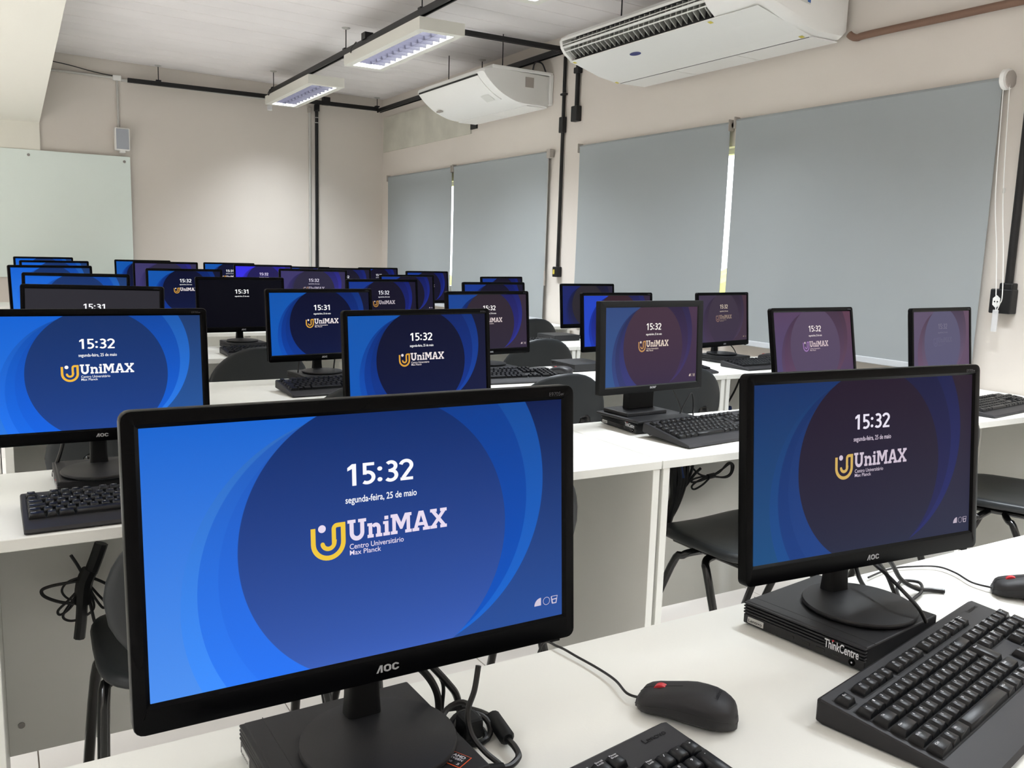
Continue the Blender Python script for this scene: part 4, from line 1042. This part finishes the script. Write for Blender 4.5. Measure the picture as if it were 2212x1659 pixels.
# key: row, column, x, y, height of the upper edge relative to the eye, yaw, tilt, palette, options
SEATS = [
    (0, 0, .2972, .734, -.1345, 0.0, 4.3, 'bright', dict(desc='large near monitor with bright blue lock screen, left one of the front row')),
    (0, 1, 1.0150, .745, -.1400, -.075, 5.3, 'dusk', dict(desc='near monitor with dark blue and purple lock screen, right one of the front row')),
    (1, 0, .167, 1.945, -.1375, -.02, 5, 'vivid', {}),
    (1, 1, .947, 2.065, -.152, .10, 5, 'mid', {}),
    (1, 2, 1.676, 2.008, -.127, .067, 3, 'plum', dict(kind='acer', desc='squarish matt monitor with purple lock screen on a rectangular foot, second row middle')),
    (1, 3, 2.362, 1.990, -.150, .077, 10, 'mauve', {}),
    (1, 4, 3.090, 2.010, -.155, .105, 6.5, 'faded', {}),
    (2, 0, .267, 3.164, -.146, -.318, 5, 'bright', dict(plain=(46, 45, 51), text='clock', clock='15:31')),
    (2, 1, 1.060, 3.220, -.156, .14, 5, 'mid', dict(clock='15:31')),
    (2, 2, 1.800, 3.240, -.163, .14, 5, 'deep', {}),
    (2, 3, 2.490, 3.245, -.167, .08, 5, 'indigo', {}),
    (2, 4, 3.150, 3.240, -.1635, .20, 5, 'wine', {}),
    (3, 0, .305, 4.349, -.148, -.214, 5, 'vivid', {}),
    (3, 1, 1.040, 4.400, -.158, .07, 5, 'mid', dict(plain=(5, 5, 14), text='date', clock='15:31')),
    (3, 2, 1.772, 4.351, -.158, .169, 5, 'navy', {}),
    (3, 3, 2.450, 4.349, -.167, .126, 5, 'navy', {}),
    (3, 4, 3.150, 4.415, -.173, .11, 5, 'night', {}),
    (4, 0, .268, 5.540, -.146, .246, 5, 'vivid', {}),
    (4, 1, .976, 5.532, -.153, -.005, 5, 'mid', {}),
    (4, 2, 1.762, 5.520, -.142, -.121, 5, 'slate', {}),
    (4, 3, 2.428, 5.528, -.169, .170, 5, 'navy', {}),
    (4, 4, 3.177, 5.528, -.172, .302, 5, 'navy', {}),
    (5, 0, .350, 6.720, -.145, .25, 5, 'vivid', {}),
    (5, 1, 1.054, 6.705, -.137, -.065, 5, 'slate', {}),
    (5, 2, 1.752, 6.706, -.145, -.034, 5, 'violet', {}),
    (5, 3, 2.400, 6.710, -.158, 0.0, 5, 'navy', {}),
    (5, 4, 3.127, 6.708, -.172, .214, 5, 'navy', {}),
    (6, 0, .334, 7.898, -.143, .263, 5, 'vivid', {}),
    (6, 1, 1.060, 7.883, -.151, .03, 5, 'mid', {}),
    (6, 2, 1.764, 7.885, -.159, .017, 5, 'mid', dict(clock='15:31')),
    (6, 3, 2.444, 7.870, -.180, -.06, 5, 'navy', {}),
    (6, 4, 3.159, 7.888, -.177, .185, 5, 'navy', {}),
]
PALD = {'vivid': 'bright blue lock screen', 'mid': 'deep blue lock screen', 'plum': 'purple lock screen', 'mauve': 'mauve lock screen, tilted back', 'faded': 'washed-out violet lock screen',
        'deep': 'blue and brownish lock screen', 'indigo': 'indigo lock screen', 'wine': 'dull wine-coloured lock screen', 'navy': 'dark navy lock screen', 'night': 'very dark blue screen', 'slate': 'greyish violet lock screen',
        'violet': 'vivid violet lock screen', 'bright': 'blue lock screen', 'dusk': 'dark lock screen'}
PCPOS = {(0, 0): (.283, .744, R(1.5)), (0, 1): (.992, .758, R(8)), (1, 0): (.176, 1.985, R(0)), (1, 2): (1.672, 2.032, R(-3))}
KBPOS = {(0, 0): (.377, .5215, R(9.6)), (0, 1): (1.003, .564, R(12.2)), (1, 0): (.241, 1.762, R(.5)), (1, 2): (1.80, 1.846, R(6.5)), (1, 4): (3.122, 1.797, R(8)), (1, 1): (.90, 1.80, R(0)),
         (2, 4): (3.21, 2.995, R(3)), (2, 1): (1.064, 2.990, R(4)), (2, 2): (1.754, 3.0, R(-4))}
MOUSEPOS = {(2, 4): (3.445, 3.20, R(15)), (2, 2): (2.075, 3.09, R(20)), (3, 1): (1.36, 4.20, R(10))}
NOCHAIR = ()
for (r_, c_, x_, y_, zt, yaw, tilt, pal, opt) in SEATS:
    opt = dict(opt); where = 'of the %s row' % ROWN[r_]
    ondesk = zt < -.1645
    surf = DZ if ondesk else DZ + PH
    d = opt.pop('desc', None)
    if d is None:
        pd = PALD[pal]
        if opt.get('plain'): pd = 'near-black screen showing only 15:31'
        d = 'monitor with %s, %s %s' % (pd, CN[c_], where)
    monitor(x_, y_, EYE + zt, yaw, tilt, surf, pal, d, detail=(r_ <= 2), **opt)
    px, py, pr_ = PCPOS.get((r_, c_), (x_ + random.uniform(-.01, .01), min(y_ + .022, ROWREAR[r_] - .098), yaw * .4 + random.uniform(-.04, .04)))
    if ondesk: px, py = x_ - .235, min(y_ - .03, ROWREAR[r_] - .1)
    sd = 'left' if (r_, c_) == (0, 0) else 'right'
    under = ('beside' if ondesk else 'under') + ' the monitor '
    who = ('of the front row, %s one' % sd) if r_ == 0 else '%s %s' % (CN[c_], where)
    pc(px, py, pr_, 'small flat black computer ' + under + who, 1 if (r_ == 0 or (r_ == 1 and c_ in (0, 2))) else 0)
    if r_ <= 3:
        kx, ky, kr = KBPOS.get((r_, c_), (x_ + .075, ROWREAR[r_] - .372, R(random.uniform(0, 5))))
        lift = R(4.5) if (r_, c_) == (1, 2) else (R(3) if r_ in (1, 2) and c_ in (1, 2) else 0)
        keyboard(kx, ky, kr, 'black keyboard in front of the monitor ' + who, 2 if (r_ == 0 or (r_, c_) == (1, 0)) else 1 if (r_, c_) == (1, 2) else 0, lift)
        if (r_, c_) in MOUSEPOS:
            mouse(*MOUSEPOS[(r_, c_)], 'black mouse right of the keyboard, ' + who, False)

# chairs (their backs face the camera); x of chair, y of the seat centre
CH = {(1, 0): (.352, 1.815, R(0)), (1, 1): (.93, 1.86, R(-1)), (1, 2): (1.885, 1.80, R(3)), (1, 3): (2.385, 1.79, R(2)), (1, 4): (3.105, 1.72, R(22)),
      (2, 1): (1.03, 2.99, R(4)), (2, 2): (1.80, 2.94, R(0)), (2, 3): (2.40, 2.93, R(-3)), (2, 0): (.30, 2.97, R(3)), (2, 4): (3.12, 2.95, R(2)),
      (3, 0): (.30, 4.14, R(0)), (3, 1): (.98, 4.08, R(0)), (3, 2): (1.78, 4.16, R(2)), (3, 3): (2.45, 4.10, R(-2)), (3, 4): (3.12, 4.15, R(0)),
      (4, 2): (1.75, 5.33, R(0)), (4, 3): (2.45, 5.32, R(0)), (4, 4): (3.13, 5.30, R(0))}
for (r_, c_), (x_, y_, a_) in CH.items():
    chair(x_, y_, a_, 'black plastic chair pushed under the desk, %s of the %s row' % (CN[c_], ROWN[r_]))

# ------------------------------------------------------------------ front-row mice and cables
mouse(.645, .681, R(33), 'black mouse with red wheel on the front desk between the two keyboards', True,
      [(.608, .742, .748), (.616, .775, .747), (.6165, .810, .746), (.612, .848, .7455), (.606, .885, .7455), (.598, .912, .737), (.588, .925, .66)])
mouse(1.372, .700, R(38), 'black mouse with red wheel at the right edge of the front desk', True,
      [(1.335, .775, .746), (1.352, .815, .746), (1.352, .846, .746), (1.322, .866, .745), (1.27, .878, .745), (1.20, .868, .745)])
def cable(pts, r_, label, m_=None, n=7):
    o = Vector(pts[0]); g = MB().tube([Vector(p) - o for p in catmull(pts, n)], r_, 8)
    ob = g.build('cable', m_ or M_CABLE, None, tuple(o), smooth=True); return tag(ob, label, 'cable')
cable([(.335, .78, .84), (.366, .80, .812), (.384, .803, .79), (.392, .800, .770), (.394, .80, .7440)], .0042, 'thick black cable dropping behind the near left monitor')
cable([(.355, .79, .84), (.383, .80, .808), (.404, .80, .782), (.414, .798, .766), (.418, .795, .744)], .0040, 'black video cable curving down beside the near left monitor')
cable([(.375, .80, .82), (.398, .802, .785), (.398, .80, .760), (.396, .80, .744)], .0022, 'thin black wire between the two cables behind the near left monitor')
fc = empty('power_cable', (.41, .79, DZ)); tag(fc, 'black power cable with ferrite bead curling on the near desk', 'cable')
O_ = Vector(fc.location)
cq = [(.404, .800, .752), (.419, .795, .752), (.434, .779, .751), (.441, .762, .750)]
MB().tube([Vector(p) - O_ for p in catmull(cq, 6)], .0034, 8).build('cord', M_CABLE, fc, smooth=True)
MB().tube([Vector((.4405, .765, .751)) - O_, Vector((.4407, .762, .751)) - O_, Vector((.4345, .722, .751)) - O_, Vector((.4338, .718, .751)) - O_], [.0055, .0085, .0085, .0055], 14).build('ferrite_bead', M_BEZELM, fc, smooth=40)
cq = [(.434, .720, .750), (.4345, .705, .749), (.430, .690, .748), (.415, .680, .748), (.402, .678, .750), (.385, .678, .752)]
MB().tube([Vector(p) - O_ for p in catmull(cq, 6)], .0034, 8).build('cord', M_CABLE, fc, smooth=True)
MB().tube([Vector((.405, .678, .750)) - O_, Vector((.378, .679, .753)) - O_], [.0050, .0066], 12).build('plug', M_BEZELM, fc, smooth=40)
kn = empty('tied_cord', (.405, .765, DZ)); tag(kn, 'bunched black cord tied beside the near left computer', 'cable')
O_ = Vector(kn.location)
for (cx, cy, rr, zz, tilt_, m_) in ((.404, .758, .017, .753, .6, M_CABLE), (.410, .752, .020, .750, .2, M_CABLE), (.402, .776, .015, .758, 1.1, M_CABLE), (.408, .745, .013, .749, -.3, M_BEZELM)):
    P_ = [Vector((cx + rr * math.cos(a), cy + rr * .8 * math.sin(a), max(.7445, zz + rr * .5 * math.sin(a + tilt_)))) - O_ for a in [k * 2 * PI / 20 for k in range(21)]]
    MB().tube(P_, .0032, 8, False).build('loop', m_, kn, smooth=True)
MB().rbox(-.012, .010, -.030, -.004, .008, .030, .004).build('plug', M_BEZELM, kn)
cable([(.402, .728, .835), (.396, .724, .812), (.388, .722, .792), (.388, .714, .772), (.396, .700, .758), (.405, .685, .750), (.410, .665, .745)], .0030, 'black cord standing up beside the near left monitor base')
st = empty('processor_sticker', (.353, .676, DZ + PH)); tag(st, 'small square orange-edged processor sticker on the near left computer', 'sticker')
MB().box(-.010, .010, -.010, .010, 0, .0003).build('orange_border', M_ORANGE, st, rot=(0, 0, R(-62)))
MB().box(-.0092, .0092, -.0092, .0092, .0003, .0005).build('face', M_PCD, st, rot=(0, 0, R(-62)))
text_mesh('amd', 'AMD', (-.008, .006, .003, .0070), .02); text_mesh('ryzen', 'RYZEN', (-.008, .006, -.0012, .0018), .015); text_mesh('five', '5', (.004, .0065, -.008, -.0045), .01); text_mesh('pro', 'PRO', (-.008, -.002, -.007, -.0045), .0)
for k_ in ('amd', 'ryzen', 'five', 'pro'): obj('print', SH[k_], st, (0, 0, .0008), (-PI / 2, 0, R(-62)), mat=M_WHT)
# cables of the right front monitor
cable([(1.085, .812, .846), (1.066, .775, .830), (1.047, .730, .824), (1.041, .698, .812), (1.046, .676, .795), (1.054, .668, .776)], .0026, 'black cable hanging in front of the right front base')
cable([(1.075, .79, .85), (1.115, .795, .812), (1.140, .793, .785), (1.148, .785, .762), (1.150, .775, .745)], .0034, 'black cable behind the right front base, left of the loop')
cable([(1.10, .80, .85), (1.155, .80, .802), (1.186, .80, .768), (1.222, .795, .748), (1.246, .788, .7445), (1.262, .775, .7440)], .0036, 'black cable behind the right front monitor ending on the desk')
cable([(1.13, .76, .7445), (1.17, .772, .7445), (1.222, .788, .7455), (1.256, .815, .7455), (1.236, .832, .7455), (1.20, .815, .7445), (1.172, .79, .7440)], .0026, 'looped thin black cable on the desk behind the right front base')
cable([(1.060, .80, .85), (1.078, .80, .80), (1.100, .80, .77), (1.125, .79, .7445)], .0034, 'black power cord behind the right front neck')
# second row
cable([(1.80, 2.10, .90), (1.845, 2.10, .83), (1.868, 2.09, .78), (1.860, 2.06, .744)], .003, 'black cable beside the squarish monitor neck')
cable([(1.772, 1.985, .778), (1.792, 1.985, .815), (1.815, 1.985, .842), (1.822, 1.982, .82), (1.824, 1.982, .782), (1.826, 1.982, .762)], .0022, 'thin looped cord plugged into the computer under the squarish monitor')
def bundle(root_loc, label, paths, name='cable_bundle'):
    root = empty(name, root_loc); o = Vector(root_loc); tag(root, label, 'cables')
    for nm, pts, rr, m_ in paths: MB().tube([Vector(p) - o for p in catmull(pts, 7)], rr, 8).build(nm, m_, root, smooth=True)
    return root
Yb = 2.01
def P2(L, y0=1.80, y1=Yb, j=0.0):   # points measured at depth y0, moved along the sight line to y1
    return [(p[0] * y1 / y0, y1 + j * math.sin(9 * p[0] + 5 * p[1]), EYE + (p[1] - EYE) * y1 / y0) for p in L]
bundle(P2([(.12, .60)])[0], 'black bundle of tied cables hanging under the second-row desk, lower left', [
    ('sleeve', P2([(.150, .668), (.140, .640), (.129, .612)]), .014, M_CABLE), ('sleeve', P2([(.128, .618), (.117, .592), (.112, .552)]), .017, M_CABLE), ('sleeve', P2([(.112, .556), (.109, .52), (.104, .482)]), .0115, M_CABLE),
    ('wire', P2([(.096, .652), (.106, .632), (.114, .612), (.117, .595)]), .0034, M_CABLE),
    ('loop', P2([(.120, .600), (.092, .598), (.060, .596), (.044, .590), (.050, .576), (.078, .560), (.112, .552)]), .0036, M_CABLE),
    ('loop', P2([(.116, .606), (.090, .600), (.078, .584), (.088, .566), (.112, .556)]), .0024, M_CABLE), ('loop', P2([(.116, .590), (.088, .562), (.070, .545), (.074, .536), (.092, .548), (.114, .580)]), .0028, M_CABLE),
    ('loop', P2([(.114, .584), (.086, .548), (.078, .530), (.092, .520), (.114, .524), (.132, .540), (.126, .575)]), .0028, M_CABLE),
    ('loop', P2([(.122, .590), (.134, .560), (.148, .536), (.152, .546), (.138, .568), (.124, .590)]), .0028, M_CABLE), ('wire', P2([(.122, .606), (.142, .594), (.162, .580), (.18, .57)]), .0034, M_CABLE),
    ('wire', P2([(.122, .580), (.128, .535), (.134, .505), (.146, .492), (.162, .488)]), .0034, M_CABLE)])
Q = lambda L, y1=2.02: P2(L, 1.95, y1)
bundle(Q([(1.76, .60)])[0], 'dark tangle of cables under the second-row desk right of the seam', [
    ('wire', Q([(1.745, .63), (1.752, .59), (1.748, .55), (1.735, .50), (1.715, .44)]), .012, M_CABLE), ('wire', Q([(1.765, .63), (1.768, .59), (1.758, .545), (1.74, .50), (1.716, .45)]), .010, M_CABLE),
    ('wire', Q([(1.785, .628), (1.782, .59), (1.772, .55), (1.75, .50), (1.722, .46)]), .008, M_CABLE), ('wire', Q([(1.730, .63), (1.732, .58), (1.735, .54), (1.72, .48), (1.708, .42)]), .011, M_CABLE),
    ('wire', Q([(1.755, .630), (1.760, .610), (1.768, .592)]), .010, M_BLUEC), ('wire', Q([(1.808, .628), (1.800, .60), (1.785, .575), (1.765, .545)]), .0045, M_CABLE), ('wire', Q([(1.84, .612), (1.815, .595), (1.79, .57), (1.765, .545)]), .0045, M_CABLE)])
bundle(Q([(1.88, .58)])[0], 'thin black cord tied in a bow under the second-row desk', [
    ('cord', Q([(1.80, .622), (1.84, .592), (1.885, .584), (1.93, .60), (1.965, .615), (1.968, .585), (1.94, .574), (1.885, .582)]), .0032, M_CABLE),
    ('cord', Q([(1.885, .582), (1.92, .592), (1.955, .618), (1.978, .608), (1.972, .582), (1.945, .572), (1.885, .584)]), .0032, M_CABLE),
    ('cord', Q([(1.885, .584), (1.84, .584), (1.812, .580), (1.806, .572), (1.84, .572), (1.885, .582)]), .0032, M_CABLE), ('cord', Q([(1.885, .582), (1.855, .560), (1.82, .548), (1.808, .558), (1.83, .572), (1.885, .586)]), .0032, M_CABLE),
    ('knot', Q([(1.872, .582), (1.885, .583), (1.898, .584)]), .009, M_CABLE)])
bundle((3.10, 3.26, .62), 'black cables hanging under the third-row desk beside the window monitor', [
    ('wire', [(3.06, 3.225, .70), (3.075, 3.225, .66), (3.105, 3.225, .60), (3.09, 3.225, .53), (3.12, 3.225, .46)], .005, M_CABLE), ('wire', [(3.30, 3.225, .71), (3.28, 3.225, .66), (3.24, 3.225, .58), (3.17, 3.225, .48)], .005, M_CABLE),
    ('wire', [(3.15, 3.225, .49), (3.12, 3.225, .44), (3.20, 3.225, .43), (3.22, 3.225, .50), (3.17, 3.225, .47)], .008, M_BLUEC), ('adapter', [(3.27, 3.225, .685), (3.32, 3.225, .685)], .025, M_CABLE)])
bundle((1.86, 3.26, .62), 'black cables hanging under the third-row desk behind the squarish monitor', [
    ('wire', [(1.80, 3.225, .62), (1.90, 3.225, .615), (2.0, 3.225, .61)], .005, M_CABLE), ('wire', [(1.93, 3.225, .70), (1.955, 3.225, .64), (1.94, 3.225, .54), (1.945, 3.225, .46)], .005, M_CABLE),
    ('wire', [(1.88, 3.225, .52), (1.98, 3.225, .57), (2.07, 3.225, .63)], .005, M_CABLE), ('adapter', [(2.06, 3.225, .625), (2.10, 3.225, .64)], .024, M_CABLE), ('wire', [(2.2, 3.225, .64), (2.24, 3.225, .58), (2.34, 3.225, .55)], .007, M_CABLE)])
bundle((2.1, 4.44, .62), 'black cables under the fourth-row desk between two chairs', [
    ('wire', [(1.85, 4.43, .69), (1.88, 4.43, .60), (1.92, 4.43, .5)], .005, M_CABLE), ('wire', [(2.02, 4.43, .68), (2.0, 4.43, .56), (2.02, 4.43, .48)], .005, M_CABLE)])
# cords behind monitors of the second and third rows
cable([(3.06, 3.318, .88), (3.09, 3.318, .84), (3.16, 3.318, .80), (3.20, 3.318, .765), (3.24, 3.31, .7445)], .0032, 'thin black cord behind the window-side monitor of the third row')
cable([(3.19, 3.33, .88), (3.24, 3.325, .84), (3.29, 3.31, .80), (3.30, 3.29, .765), (3.28, 3.27, .7445)], .0028, 'second thin black cord looping behind the window-side monitor of the third row')
cable([(.110, 2.06, .86), (.104, 2.065, .81), (.088, 2.07, .76), (.085, 2.065, .7445)], .0045, 'black cable behind the leftmost monitor of the second row')
cable([(.175, 2.055, .86), (.176, 2.06, .83), (.184, 2.062, .80), (.180, 2.06, .778)], .0045, 'second black cable behind the leftmost monitor of the second row')
cable([(.985, 3.24, .87), (.975, 3.245, .80), (.972, 3.245, .7445)], .003, 'thin cable left of the neck of the third-row monitor showing 15:31')
cable([(1.125, 3.24, .87), (1.118, 3.245, .82), (1.108, 3.24, .7445)], .003, 'thin cable right of the neck of the third-row monitor showing 15:31')
